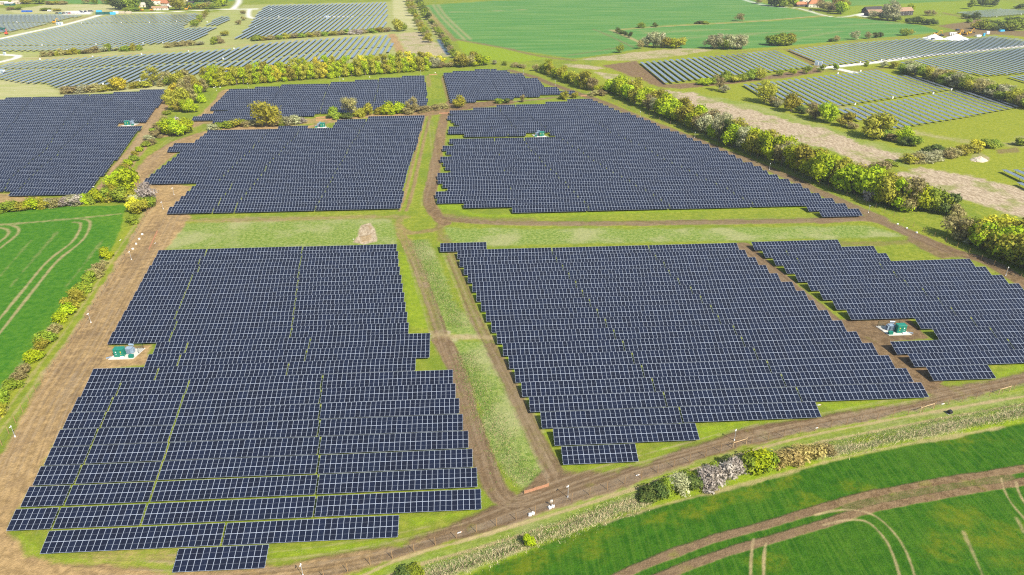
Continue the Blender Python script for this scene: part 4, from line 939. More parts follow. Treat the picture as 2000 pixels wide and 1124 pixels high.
trees('the far green field', [(1210, 104, 6, 6, S_), (1251, 96, 6, 6, B_), (1264, 92, 8, 9, E_), (1276, 93, 9, 10, E_), (1290, 94, 9, 10, E_), (1298, 94, 8, 9, O_), (1310, 94, 6, 9, L_), (1324, 94, 8, 11, O_), (1206, 64, 5, 6, D_), (1214, 67, 4, 6, D_), (1221, 71, 4, 5, D_), (1230, 74, 5, 6, D_), (1252, 55, 5, 9, S_), (1280, 53, 4, 7, D_), (1365, 47, 3, 10, D_, 'shrub'), (1377, 47, 3, 10, S_, 'shrub'), (1445, 42, 6, 10, B_), (1390, 96, 8, 11, E_), (1400, 96, 9, 11, E_), (1412, 96, 8, 11, S_), (1425, 96, 9, 12, E_), (1438, 96, 9, 12, E_), (1448, 96, 8, 11, E_), (1508, 89, 7, 11, S_), (1520, 89, 8, 12, S_), (1533, 89, 8, 12, S_), (1545, 88, 8, 11, O_), (1622, 82, 3, 6, D_), (1634, 81, 4, 7, B_), (1668, 78, 6, 8, E_), (1693, 76, 5, 8, B_), (1711, 74, 4, 6, D_), (1720, 73, 4, 5, D_), (1766, 70, 6, 8, S_), (1776, 69, 5, 8, O_)])
trees('the dyke hedges', [(798+2.0*i, 4+5.6*i, 7, 10, [O_, B_, S_][i % 3]) for i in range(6)]+[(812+3.6*i, 40+6.2*i, 6, 8, [O_, S_, B_, O_][i % 4]) for i in range(8)]+[(817+2.6*i, 6+4.8*i, 6, 9, [S_, D_, S_][i % 3]) for i in range(8)]+[(842+3.8*i, 46+5.6*i, 5, 7, [S_, D_, B_, S_][i % 4]) for i in range(13)])
trees('the far left field hedge', [(500+i*15, 80-i*1.05, 4 if i % 4 else 5, 10, [S_, O_, B_, S_, O_, B_][i % 6]) for i in range(18)]+[(686, 68, 4, 8, W_), (694, 67, 4, 8, W_), (702, 67, 4, 8, W_), (779, 62, 9, 9, O_, 'round'), (790, 61, 6, 7, S_, 'round')], 'shrub')
trees('the far left scrub line', [(86, 111, 4, 7, B_), (100, 110, 4, 7, B_), (112, 109, 4, 7, O_), (122, 108, 5, 8, B_), (135, 107, 4, 8, O_), (148, 106, 5, 8, O_), (156, 105, 4, 7, S_), (170, 105, 4, 9, B_), (186, 103, 5, 9, B_), (202, 101, 4, 9, E_), (212, 100, 6, 7, S_), (226, 99, 3, 8, E_), (246, 100, 5, 8, S_), (260, 99, 5, 8, O_), (274, 98, 4, 8, S_), (330, 93, 4, 9, B_), (346, 91, 4, 10, B_), (360, 90, 4, 10, B_), (374, 89, 4, 9, B_), (390, 88, 3, 9, E_), (420, 87, 6, 7, S_), (432, 85, 4, 7, B_)], 'shrub')
trees('the short tracker patch hedge', [(405, 27, 5, 6, S_), (403, 33, 6, 7, O_), (398, 38, 5, 7, B_), (393, 43, 6, 8, S_), (386, 48, 5, 8, O_), (381, 52, 6, 8, S_), (475, 28, 4, 6, B_), (476, 40, 4, 6, B_), (466, 48, 4, 7, B_), (440, 70, 4, 8, O_), (425, 80, 4, 8, B_)])
trees('the upper left scrub', [(132, 182, 4, 10, B_), (146, 181, 4, 11, B_), (160, 180, 4, 11, E_), (176, 179, 4, 11, B_), (192, 178, 4.5, 11, B_), (208, 177, 4, 10, O_), (236, 176, 7, 9, Y_, 'round'), (226, 176, 4, 8, O_), (264, 172, 4, 10, O_), (280, 171, 5, 10, O_), (300, 168, 9, 11, O_, 'open'), (326, 166, 7, 9, B_, 'open'), (314, 168, 3, 8, B_)], 'shrub')
trees('the top left farm', [(226, 19, 15, 14, D_), (236, 19, 17, 15, D_), (246, 19, 17, 14, D_), (258, 20, 13, 15, S_), (266, 20, 12, 14, S_), (272, 12, 14, 14, D_), (293, 18, 16, 11, D_, 'tall'), (284, 6, 13, 13, S_), (300, 4, 14, 14, S_), (318, 4, 13, 14, S_), (344, 20, 14, 15, O_), (352, 20, 13, 14, O_), (340, 9, 13, 13, S_), (428, 14, 13, 13, L_), (440, 12, 12, 12, S_), (410, 17, 6, 12, B_), (396, 18, 6, 13, O_), (382, 18, 6, 13, S_), (368, 18, 6, 12, S_), (420, 18, 7, 12, S_), (250, 22, 4, 12, S_), (264, 22, 4, 12, S_)])
trees('the pine row at the top left', [(372+7*i, 4, 16, 9, D_, 'tall') for i in range(9)])
trees('the top left meadow', [(40, 6, 7, 14, S_), (52, 8, 6, 14, O_), (78, 8, 9, 16, S_), (98, 9, 4, 14, B_), (110, 9, 4, 13, O_), (125, 9, 4, 12, B_), (168, 8, 6, 9, B_), (186, 9, 9, 9, S_), (206, 8, 6, 10, B_), (216, 9, 7, 10, S_), (35, 20, 4, 11, S_), (22, 20, 3, 12, B_), (90, 21, 3, 13, S_), (112, 22, 3, 9, O_)])
trees('the top right farm', [(1483, 8, 8, 10, B_), (1507, 12, 9, 12, D_), (1514, 13, 12, 12, D_), (1522, 13, 13, 13, D_), (1532, 14, 13, 13, S_), (1540, 12, 9, 9, B_), (1549, 13, 12, 11, L_), (1600, 19, 8, 11, B_), (1608, 21, 7, 12, B_), (1617, 23, 8, 13, B_), (1628, 24, 8, 13, B_), (1635, 17, 13, 14, O_), (1641, 28, 12, 12, L_), (1646, 24, 9, 10, L_), (1652, 18, 8, 9, O_), (1706, 36, 6, 11, E_), (1722, 38, 6, 11, D_), (1733, 40, 16, 16, E_), (1744, 41, 8, 12, E_), (1779, 28, 9, 8, L_), (1750, 42, 5, 9, D_), (1773, 44, 4, 8, D_), (1788, 47, 6, 10, D_), (1796, 47, 7, 10, S_), (1804, 48, 5, 9, D_), (1814, 49, 6, 9, D_), (1824, 50, 5, 7, D_)])
trees('the top right corner', [(1894, 18, 9, 10, S_), (1914, 12, 8, 10, D_), (1921, 12, 8, 10, D_), (1928, 13, 8, 10, S_), (1934, 13, 6, 8, D_), (1943, 14, 7, 8, D_), (1810, 31, 5, 9, B_), (1820, 31, 5, 9, B_), (1885, 37, 5, 9, D_), (1897, 38, 5, 9, S_), (1905, 39, 6, 9, D_), (1892, 45, 4, 7, S_), (1905, 57, 6, 10, O_), (1914, 57, 7, 12, S_), (1924, 58, 6, 11, O_), (1931, 59, 6, 10, S_), (1943, 60, 5, 10, D_), (1952, 59, 6, 11, D_), (1966, 60, 7, 12, S_), (1978, 60, 7, 12, S_), (1990, 58, 8, 13, S_), (1976, 50, 6, 12, D_), (1990, 46, 6, 11, D_), (1932, 48, 5, 9, D_), (1945, 47, 4, 9, S_), (1998, 17, 6, 10, D_), (1988, 18, 5, 10, D_)])
trees('the foreground ditch', [(1033, 1064, 2.4, 2.4, L_), (1268, 972, 2.6, 4, D_), (1284, 968, 3.0, 4.5, D_), (1304, 962, 3, 4.5, S_), (1330, 957, 3.4, 5, E_), (1350, 950, 3.0, 4.5, D_), (1376, 950, 3.2, 5, W_), (1396, 942, 3.4, 5, W_), (1416, 934, 3.4, 5, W_), (1436, 926, 3.2, 4.6, W_), (1462, 918, 3.8, 5, S_), (1482, 914, 4.4, 5.5, L_), (1500, 910, 4, 5, S_), (1524, 908, 3.2, 5, C_), (1546, 902, 3.4, 5, C_), (1568, 896, 3.2, 5, C_), (1590, 890, 2.8, 4.5, C_), (1612, 884, 2, 3.6, B_), (1345, 940, 2.2, 4, S_), (1400, 925, 2.4, 4, S_), (1425, 912, 2.4, 4, D_), (1262, 978, 2, 3.4, D_), (808, 1124, 2, 4, S_), (790, 1132, 2, 4, D_)], 'shrub')
def build_trees():
    seen = {}
    cat_of = lambda t: 'shrub' if (t[5] == 'shrub' or t[2] < 4.6) else 'tree'
    def size(t):
        x, y = G(t[0], t[1]); return t[2]*t[3]/(x*x+y*y+CAMH**2)*(1 if -20 < t[0] < 2020 and t[1] > -2 else .01)
    big_ones = set(id(t) for c in ('tree', 'shrub') for t in sorted((t for t in TREES if cat_of(t) == c), key=lambda t: -size(t))[:298])
    rest = {}
    for i, (px, py, h, wd, kind, shape, place) in enumerate(TREES):
        tw = 1 if kind in ('brown', 'grey', 'blossom', 'ochre') or shape == 'open' or (kind == 'olive' and i % 2) else 0
        me, tk, sd = PROTO[shape, tw][(i*7+int(px)) % 4]
        x, y = G(px, py)
        big = 1.32 if h > 5 else 1.12
        hh = h*rng.uniform(.93, 1.07)*big; wd *= 1.1 if h > 5 else 1.0
        cat = cat_of(TREES[i])
        if id(TREES[i]) not in big_ones:
            rest.setdefault(kind, []).append((me, tk, float(x), float(y), rng.uniform(0, 6.28), wd*1.18, hh*1.08)); continue
        key = (WORDS[kind], cat, place); seen.setdefault(key, []).append((px, i))
        o = thing('shrub' if cat == 'shrub' else 'tree', None, cat, (float(x), float(y), 0), rng.uniform(0, 6.28))
        k = 1.18
        link('crown', crown_mesh(me, kind), o, (0, 0, 0), 0, (wd*k, wd*k*rng.uniform(.9, 1.1), hh*1.08))
        link('stems' if shape == 'shrub' else 'trunk', tk, o, (0, 0, 0), 0, (wd*k, wd*k, hh*1.08))
        TREES[i].append(o)
    if rest:
        P, T, MI, mats, base = [], [], [], [], 0
        for kind, L in rest.items():
            mats.append(LEAF[kind])
            for me, tk, x, y, rz, wd, hh in L:
                nv = len(me.vertices); co = np.empty(nv*3, np.float32); me.vertices.foreach_get('co', co); co = co.reshape(-1, 3)
                keep = np.repeat(np.arange(nv//4) % 2 == 0, 4); co = co[keep]; tv = np.empty(nv, np.float32); me.attributes['tint'].data.foreach_get('value', tv)
                c, n_ = math.cos(rz), math.sin(rz)
                P.append(np.stack([x+wd*(c*co[:, 0]-n_*co[:, 1]), y+wd*(n_*co[:, 0]+c*co[:, 1]), hh*co[:, 2]], 1)); T.append(tv[keep]); MI += [len(mats)-1]*(len(co)//4)
        P = np.concatenate(P); nf = len(P)//4
        me = bpy.data.meshes.new('trees'); me.vertices.add(len(P)); me.vertices.foreach_set('co', P.astype(np.float32).ravel())
        me.loops.add(len(P)); me.loops.foreach_set('vertex_index', np.arange(len(P), dtype=np.int32))
        me.polygons.add(nf); me.polygons.foreach_set('loop_start', np.arange(0, nf*4, 4, dtype=np.int32)); me.polygons.foreach_set('loop_total', np.full(nf, 4, np.int32))
        for m in mats: me.materials.append(m)
        me.polygons.foreach_set('material_index', np.array(MI, np.int32)); me.update(calc_edges=True)
        a = me.attributes.new('tint', 'FLOAT', 'POINT'); a.data.foreach_set('value', np.concatenate(T))
        tag(link('trees', me), 'small distant trees scattered along the far field hedges', 'trees', 'trees and shrubs of the hedges', 'stuff')
    for key, L in seen.items():
        L.sort()
        for j, (px, i) in enumerate(L):
            o = TREES[i][7]
            pl = key[2]; pre = '' if pl.startswith(('the', 'front', 'back')) else 'the '
            if pl.startswith(('front', 'back')): pre = 'the '
            num = '' if len(L) == 1 else (', %s from left' % nth(j+1))
            o['label'] = ('%s %s%s, in %s' % (key[0], key[1], num, pre+pl)); o['group'] = 'trees and shrubs of the hedges'
build_trees()

# ------------------------------------------------------------------ site furniture
M_WHITE = simple('white_paint', (.74, .74, .72), .5, 0, .08)
M_GREEN = simple('green_enamel', (.010, .185, .125), .4, 0, .12)
M_TRAFO = simple('grey_blue_enamel', (.26, .34, .42), .4, .1, .12)
M_CONC = simple('pale_concrete', (.52, .49, .43), .9, 0, .12, 1.5)
M_WOOD = simple('fence_timber', (.33, .20, .09), .85, 0, .25, 5)
M_WIRE = simple('fence_wire', (.30, .30, .29), .5, .6)
M_ORANGE = simple('orange_netting', (.55, .27, .15), .7, 0, .35, 4)
M_BLACK = simple('black_plastic', (.012, .012, .014), .45)
M_YEL = simple('machine_yellow', (.62, .33, .015), .45, 0, .15)
M_RED = simple('machine_red', (.50, .06, .03), .45)
M_BLUE = simple('blue_sheet', (.02, .10, .42), .5, 0, .2)
M_CYAN = simple('light_blue_sheet', (.06, .42, .72), .5, 0, .15)
M_DGREEN = simple('dark_green_steel', (.015, .10, .08), .55, 0, .2)
M_GLASS = simple('dark_glass', (.02, .025, .03), .12)
M_TYRE = simple('tyre_rubber', (.015, .015, .015), .9)
M_SIGN = simple('yellow_sign', (.70, .55, .02), .5)
M_PIPE = simple('pale_pipe', (.48, .51, .53), .4, .3)
M_STONE = simple('crushed_stone', (.66, .65, .62), .95, 0, .18, 1.2, .4)
M_SANDH = simple('sand_heap', (.50, .42, .31), .95, 0, .2, 1.0, .4)
M_TILE = simple('orange_roof_tile', (.42, .17, .075), .85, 0, .25, 1.5)
M_TILE2 = simple('brown_roof_tile', (.30, .19, .11), .85, 0, .25, 1.5)
M_THATCH = simple('pale_thatch', (.46, .42, .34), .95, 0, .25, 1.5)
M_RENDER = simple('cream_render', (.74, .68, .56), .85, 0, .06)
M_BRICK = simple('red_brick', (.34, .17, .10), .9, 0, .25, 4)
M_BOARD = simple('dark_boarding', (.045, .038, .034), .85, 0, .3, 3)
M_MESH = simple('mesh_fence_green', (.03, .09, .06), .6, .2)

def gp(px, py): x, y = G(px, py); return float(x), float(y)
def part(name, mb, mat, parent, loc=(0, 0, 0), rz=0): return link(name, mb.mesh(name, mat), parent, loc, rz)

# perimeter fences: timber posts with wire strung between them
def fence(label, path, step=4.05, hgt=2.0, rails=()):
    P = [gp(*p) for p in path]
    o = thing('perimeter_fence', label, 'fence', (P[0][0], P[0][1], 0), 0, 'post and wire perimeter fences')
    pts = []; rest = 0
    for (a, b), (c, d) in zip(P[:-1], P[1:]):
        L = math.hypot(c-a, d-b); t = rest
        while t < L: pts.append((a+(c-a)*t/L, b+(d-b)*t/L)); t += step
        rest = t-L
    ox, oy = P[0]
    mb = MB(); mb.tube((0, 0, -.2), (0, 0, hgt), .065, .06, 7); pm = mb.mesh('post', M_WOOD)
    wire = MB()
    for i, (x, y) in enumerate(pts):
        if i < 98:
            p = link('post', pm, o, (x-ox, y-oy, 0)); p.rotation_euler = (rng.uniform(-.03, .03), rng.uniform(-.03, .03), 0)
        if i:
            a, b = pts[i-1]
            for h in (.15, .4, .65, .9, 1.2, 1.5, 1.8): wire.tube((a-ox, b-oy, h), (x-ox, y-oy, h), .006, n=3)
            k = max(1, int(math.hypot(x-a, y-b)/.5))
            for q in range(k):
                xx_, yy_ = a+(x-a)*q/k, b+(y-b)*q/k
                wire.tube((xx_-ox, yy_-oy, .1), (xx_-ox, yy_-oy, 1.8), .004, n=3)
    part('wire', wire, M_WIRE, o)
    for (p, q) in rails:
        a, b = gp(*p); c, d = gp(*q)
        mb = MB(); mb.tube((a-ox, b-oy, 1.55), (c-ox, d-oy, 1.55), .07, .07, 7)
        mb.tube((a-ox, b-oy, -.1), (a-ox, b-oy, 1.9), .085, .08, 7); mb.tube((c-ox, d-oy, -.1), (c-ox, d-oy, 1.9), .085, .08, 7)
        part('brace_rail', mb, simple('pale_timber', (.52, .36, .19), .8), o)
fence('post and wire fence along the soil track beside the foreground crop', [(540, 1158), (691, 1113.5), (785, 1085.5), (917.5, 1043.5), (1039, 1005.5), (1116, 979), (1226, 944), (1327.5, 908.5), (1431, 875), (1457, 868), (1600, 840), (1700, 822), (1796, 808), (1822, 798), (1950, 771), (2000, 755), (2080, 733)],
      rails=[((1431, 876), (1457, 868)), ((1796, 807), (1822, 799)), ((1950, 771), (1971, 765))])
fence('post and wire fence along the sandy track beside the left crop', [(-40, 945), (0, 878), (30, 828), (60, 783), (96, 728), (136, 676), (174, 615), (205, 565), (240, 510), (262, 465), (290, 415), (312, 392)])
fence('post and wire fence below the long right hedge', [(1150, 178), (1250, 222), (1400, 278), (1503, 322), (1600, 362), (1700, 402), (1800, 452), (1900, 500), (2020, 560)], 5.0)

# camera masts
def mast():
    o = link('camera_mast', None); mb = MB(); mb.tube((0, 0, -.1), (0, 0, 2.9), .055, .045, 8); part('pole', mb, M_PIPE, o)
    mb = MB(); mb.box(0, 0, .0, .22, .2, .4); part('junction_box', mb, M_WHITE, o)
    mb = MB(); mb.box(0, 0, 2.9, .2, .2, .26); mb.tube((-.05, -.1, 3.0), (-.28, -.35, 2.94), .09, .09, 8); part('camera_head', mb, M_WHITE, o)
    return o
def copy_tree(o, parent=None):
    c = o.copy(); COL.objects.link(c); c.parent = parent
    for ch in list(o.children): copy_tree(ch, c)
    return c
mast0 = mast(); first = True
MASTS = [(1109, 972, 'near the orange barrier at the foot of the central lane'), (1434, 861, 'beside the braced fence posts at the foreground track'), (592, 1126, 'at the bottom edge right of the foremost solar table'),
 (30, 854, 'at the fence by the left edge'), (178, 631, 'above the left transformer station'), (340, 381, 'left of the lowest middle left rows'), (319, 409, 'where the sandy track narrows at the left crop corner'), (257, 508, 'beside the white sacks on the sandy track'),
 (1695.5, 416, 'at the right tip of the big middle block'), (1964, 539, 'on the diagonal soil track at the right edge'), (1502.5, 332, 'halfway along the long right hedge'), (1356.5, 270, 'above the midpoint of the right hedge'), (1250, 228, 'below the upper part of the right hedge'), (1084.5, 167, 'right of the upper right block'), (1022.7, 145.5, 'above the upper right block'),
 (187, 378, 'at the lower right corner of the left edge block'), (161, 181, 'above the left edge block'), (423, 178, 'above the upper left corner of the upper block'), (485, 172, 'in front of the left part of the tree belt'), (664, 159, 'in front of the middle of the tree belt'), (822, 147, 'in front of the right part of the tree belt')]
for i, (px, py, wh) in enumerate(MASTS):
    m_ = mast0 if i == 0 else copy_tree(mast0)
    m_.location = (*gp(px, py), 0); m_.rotation_euler = (0, 0, rng.uniform(-.6, .6)); tag(m_, 'white camera mast '+wh, 'camera mast', 'camera masts round the solar blocks')

# transformer stations
def station(px, py, where, flip, rz=0.0, s=1.0):
    x, y = gp(px, py); f = -1 if flip else 1
    def T(n_, lab, cat, ox, oy, z=0.0):
        c, n = math.cos(rz), math.sin(rz)
        return thing(n_, lab+' '+where, cat, (x+c*ox*f-n*oy, y+n*ox*f+c*oy, z), rz)
    p = T('concrete_pad', 'pale concrete pad under the transformer', 'concrete pad', 0, 0); p['group'] = 'concrete pads of the transformer stations'
    mb = MB(); mb.quad([(-3.6*f, -2.4, .16), (2.9*f, -2.4, .16), (4.0*f, 2.8, .16), (-2.2*f, 2.8, .16)][::f]); v = list(mb.v)
    for i in range(4):
        a, b = v[i], v[(i+1) % 4]; mb.quad([(a[0], a[1], -.05), (b[0], b[1], -.05), b, a])
    part('slab', mb, M_CONC, p)
    g = T('switchgear_cabinet', 'green switchgear cabinet', 'cabinet', -1.1, -.6, .16); g['group'] = 'green switchgear cabinets'
    mb = MB(); mb.box(0, 0, 0, 2.5, 1.5, 2.25); part('body', mb, M_GREEN, g)
    mb = MB(); mb.box(0, 0, 2.252, 2.7, 1.7, .12, taper=.92); part('roof', mb, M_GREEN, g)
    for dx in (-.62, .62):
        mb = MB(); mb.box(dx, -.765, .15, 1.1, .03, 1.9); d = part('door', mb, M_GREEN, g)
        mb = MB(); mb.box(dx*1.0, -.79, 1.35, .26, .02, .3); mb.box(dx, -.79, .8, .2, .02, .18); part('notice', mb, M_SIGN if dx*f > 0 else M_WHITE, d)
    mb = MB(); mb.box(.75, -1.05, -.002, .9, .5, .22); part('step', mb, M_WHITE, g)
    t = T('transformer', 'grey blue transformer with cooling fins', 'transformer', .95, .6, .16); t['group'] = 'grey blue transformers'
    mb = MB(); mb.box(0, 0, .1, 1.5, 1.1, 1.45); mb.box(0, 0, 1.552, 1.66, 1.26, .08); part('tank', mb, M_TRAFO, t)
    for sx in (-1, 1):
        mb = MB()
        for q in range(7): mb.box(sx*.98, -.48+q*.16, .25, .42, .06, 1.2)
        part('radiator', mb, M_TRAFO, t)
    mb = MB()
    for q in range(7): mb.box(-.5+q*.17, -.76, .25, .06, .4, 1.2)
    part('radiator', mb, M_TRAFO, t)
    mb = MB(); mb.tube((-.2, .75, 2.15), (1.1, .55, 2.15), .26, .26, 10); mb.box(.1, .6, 1.5, .1, .1, .5); mb.box(.8, .55, 1.5, .1, .1, .5); part('conservator', mb, M_TRAFO, t)
    for q in range(3): mb = MB(); mb.tube((-.45+q*.4, .15, 1.63), (-.45+q*.4, .15, 2.0), .09, .05, 8); part('bushing', mb, M_TRAFO, t)
    k = T('feeder_box', 'small green feeder box on the pad', 'feeder box', 2.2, -1.7, .16); k['group'] = 'green feeder boxes'
    mb = MB(); mb.box(0, 0, 0, 1.15, .75, .72); part('body', mb, M_GREEN, k); mb = MB(); mb.box(0, 0, .722, 1.25, .85, .07); part('lid', mb, M_GREEN, k)
    fn = T('mesh_fence', 'green mesh fence panels around the transformer', 'fence', 0, 0); fn['group'] = 'mesh fences round the transformers'
    for a, b in (((-2.9, .2), (-2.5, 2.5)), ((3.3, .2), (3.7, 2.5)), ((-2.5, 2.5), (3.7, 2.5))):
        mb = MB(); L = math.hypot(b[0]-a[0], b[1]-a[1]); n_ = int(L/.16)
        for q in range(n_+1):
            xx_, yy_ = (a[0]+(b[0]-a[0])*q/n_)*f, a[1]+(b[1]-a[1])*q/n_; mb.tube((xx_, yy_, 0), (xx_, yy_, 1.9), .045 if q in (0, n_) else .008, n=4)
        for h in (.2, 1.0, 1.85): mb.tube((a[0]*f, a[1], h), (b[0]*f, b[1], h), .014, n=4)
        part('panel', mb, M_MESH, fn)
    cv = T('cable_cover', 'pale blue cable cover lying beside the pad', 'cover', -3.9, -1.3); cv['group'] = 'cable covers beside the pads'
    mb = MB(); mb.box(0, 0, 0, 1.3, .45, .14, rot=.5*f); part('sheet', mb, M_TRAFO, cv)
station(246, 693, 'in the left foreground notch', False)
station(1747, 647, 'in the bay of the right edge block', True)
station(254, 244.5, 'in the notch of the left edge block', False)
station(627, 248.5, 'above the middle left block', True)
station(1054, 266, 'inside the big middle block', True)

# orange netting barriers
def netting(label, a, b, h=.85):
    (x0, y0), (x1, y1) = gp(*a), gp(*b)
    o = thing('orange_barrier', label, 'barrier', (x0, y0, 0), 0, 'orange netting barriers'); dx, dy = x1-x0, y1-y0; L = math.hypot(dx, dy); k = max(2, int(L/2.2))
    net = MB(); nx, ny = -dy/L*.012, dx/L*.012; prev = None
    for i in range(k*3+1):
        t = i/(k*3); sg = .12*math.sin(i*2.1)*.5; top = h*(.93+.07*math.cos(i*2.1)); ox_ = sg
        cur = (dx*t+nx*8*ox_, dy*t+ny*8*ox_, top)
        if prev:
            for q in range(5):
                z0, z1 = q/5, q/5+.10
                for s in (-1, 1):
                    net.quad([(prev[0]+nx*s, prev[1]+ny*s, .05+prev[2]*z0), (cur[0]+nx*s, cur[1]+ny*s, .05+cur[2]*z0), (cur[0]+nx*s, cur[1]+ny*s, .05+cur[2]*z1), (prev[0]+nx*s, prev[1]+ny*s, .05+prev[2]*z1)][::s])
            for q in range(4):
                u_ = q/4; net.tube((prev[0]+(cur[0]-prev[0])*u_, prev[1]+(cur[1]-prev[1])*u_, .05), (prev[0]+(cur[0]-prev[0])*u_, prev[1]+(cur[1]-prev[1])*u_, top), .02, n=3)
        prev = cur
    part('netting', net, M_ORANGE, o)
    mb = MB(); mb.tube((0, 0, -.1), (0, 0, h+.25), .05, .045, 6); pm = mb.mesh('stake', M_WOOD)
    for i in range(k+1): link('stake', pm, o, (dx*i/k, dy*i/k, 0))
netting('orange netting barrier across the foot of the central grass lane', (1024, 965), (1072, 950))
netting('orange netting barrier slanting along the sandy left track', (291, 490), (308, 453))
netting('orange netting barrier above the upper end of the central lane', (858, 223), (886, 222))
netting('orange netting barrier across the lane below the tree belt', (838, 147.5), (854, 146.5))
netting('long orange netting barrier right of the round tree', (617, 237), (657, 234))
netting('shorter orange netting barrier behind the long one', (617, 232), (636, 230))
netting('orange netting barrier at the right tip of the upper hedge', (1134, 189), (1146, 188))
# white sacks, markers and small site things
def sack(px, py, lab, s=.8, rz=0.0):
    s *= .68
    o = thing('sandbag', lab, 'bulk bag', (*gp(px, py), 0), rz, 'white bulk bags by the tracks')
    mb = MB(); mb.box(0, 0, -.02, s, s*.9, s*.45, taper=1.08); mb.box(0, 0, s*.43, s*1.06, s*.96, s*.42, taper=.72); part('bag', mb, M_WHITE, o)
    mb = MB()
    for a, b in ((-1, -1), (1, 1)): mb.tube((a*s*.3, b*s*.3, s*.8), (0, 0, s*1.02), .03, .02, 5)
    part('strap', mb, M_WHITE, o)
for px, py, lab in ((1035, 1007, 'white bag left of a fence post below the orange barrier'), (1041, 1004.5, 'white bag right of a fence post below the orange barrier'), (1073.5, 993, 'white bag leaning left of the marker board'), (1080, 990.5, 'white bag leaning right of the marker board'),
  (278, 459, 'topmost of the four white bags on the sandy left verge'), (272, 468, 'second from top of the four white bags on the left verge'), (266, 477.5, 'third from top of the four white bags on the left verge'), (259.5, 487.5, 'lowest of the four white bags on the left verge'),
  (1753, 439, 'upper left of the three white bags on the right verge'), (1771, 447, 'middle of the three white bags on the right verge'), (1790, 455.5, 'lower right of the three white bags on the right verge'), (205, 371, 'white bag beside the lower corner of the left edge block'),
  (670, 155.5, 'white bag before the middle of the tree belt'), (722, 151.5, 'white bag before the belt right of the middle mast'), (418, 172.5, 'white bag at the left end of the tree belt'), (430, 171.5, 'second white bag at the left end of the tree belt'), (850, 143, 'white bag above the lane below the tree belt')):
    sack(px, py, lab, .85, rng.uniform(0, 3))
o = thing('marker_board', 'white and orange marker board behind two white bags', 'marker board', (*gp(1077.5, 989.5), 0))
mb = MB(); mb.tube((0, 0, -.1), (0, 0, 1.1), .05, .05, 6); part('stake', mb, M_WOOD, o)
mb = MB(); mb.box(0, 0, 1.1, .5, .05, .62); bd = part('board', mb, M_WHITE, o); mb = MB(); mb.box(0, -.032, 1.2, .16, .01, .42); part('stripe', mb, M_ORANGE, bd)
o = thing('pump_box', 'black domed box on a pale base beside the foreground track', 'box', (*gp(1854, 808), 0), .3)
mb = MB(); mb.box(0, 0, 0, 1.3, .7, .14); part('base', mb, M_CONC, o); mb = MB(); mb.box(0, 0, .14, 1.0, .85, .55); mb.box(0, 0, .69, .96, .8, .3, taper=.6); part('housing', mb, M_BLACK, o)
o = thing('culvert_railing', 'pale metal culvert railings among the right edge bushes', 'railing', (*gp(1890, 440), 0), .1)
for dy_, L in ((0, 5.6), (1.6, 5.2), (-4.2, 4.2)):
    mb = MB()
    for h in (.55, 1.05): mb.tube((-L/2, dy_, h), (L/2, dy_+.3, h), .07, .07, 6)
    for q in range(4): mb.tube((-L/2+L*q/3, dy_+.1*q, -.1), (-L/2+L*q/3, dy_+.1*q, 1.1), .06, .06, 6)
    part('rail', mb, M_PIPE, o)
for px, py, lab, rz in ((235, 470, 'white pipe lying on the grass verge by the left crop', 1.5), (303, 476, 'short white pipe beside the slanting orange barrier', 1.7), (690, 468, 'white pipe at the left rim of the straw patch', 1.6), (898, 1041, 'white and red stake lying on the foreground soil', .4), (1246, 929, 'white bucket sized cap on the soil near the fence', .3), (1595, 837, 'yellow and white stake lying by the foreground fence', .2), (1842, 790, 'white and orange peg on the soil above the black box', .2), (1600, 792, 'pale pipe end beside the right foreground rows', .1)):
    o = thing('site_pipe', lab, 'pipe', (*gp(px, py), 0), rz, 'short pipes lying on the ground'); mb = MB(); mb.tube((-.5, 0, .1), (.3, 0, .1), .09, .09, 8); part('tube', mb, M_WHITE, o)
    mb = MB(); mb.tube((.302, 0, .1), (.45, 0, .1), .10, .10, 8); part('end_cap', mb, M_ORANGE if px > 600 else M_WHITE, o)

# white combiner cabinets at the ends of tracker rows
CB = {'left': [(228, 648), (510, 683), (808, 662), (1095, 640), (122, 560), (315, 465), (727, 447), (1108, 427), (1475, 405), (1830, 383), (1745, 462), (527, 395), (720, 388), (1275, 337), (1398, 333), (108, 354), (330, 355), (545, 352), (753, 350), (957, 345), (1120, 342), (640, 183), (775, 182), (950, 180), (1170, 178), (1282, 175), (1380, 170), (135, 175), (275, 180), (320, 178), (1620, 172)],
      'right': [(720, 490), (885, 473), (1050, 458), (1212, 440), (1338, 430), (1462, 417), (1617, 400), (1800, 378), (1985, 352), (548, 508), (545, 578), (722, 560), (972, 770), (1288, 735), (1430, 705), (678, 820), (1863, 585), (1785, 132), (1975, 112)], 'upper': [(120, 75), (345, 70), (545, 62), (180, 130), (335, 130), (485, 125), (0, 215)]}
mb = MB(); mb.box(0, 0, .35, .9, .5, 1.25); CB_BODY = mb.mesh('cabinet', M_WHITE)
mb = MB(); mb.box(-.3, 0, -.05, .08, .3, .4); mb.box(.3, 0, -.05, .08, .3, .4); CB_LEG = mb.mesh('stand', M_POST)
for side, L in CB.items():
    L2 = sorted(L)
    for i, (a, b) in enumerate(L2):
        px, py = a/4+{'left': 0, 'right': 1500, 'upper': 500}[side], b/4
        o = thing('combiner_cabinet', 'small white combiner cabinet at a tracker row end, %s from left, %s fields' % (nth(i+1), {'left': 'far left', 'right': 'far right', 'upper': 'top middle'}[side]), 'cabinet', (*gp(px, py+1.5), 0), 0, 'white combiner cabinets at the tracker rows')
        link('cabinet', CB_BODY, o); link('stand', CB_LEG, o)
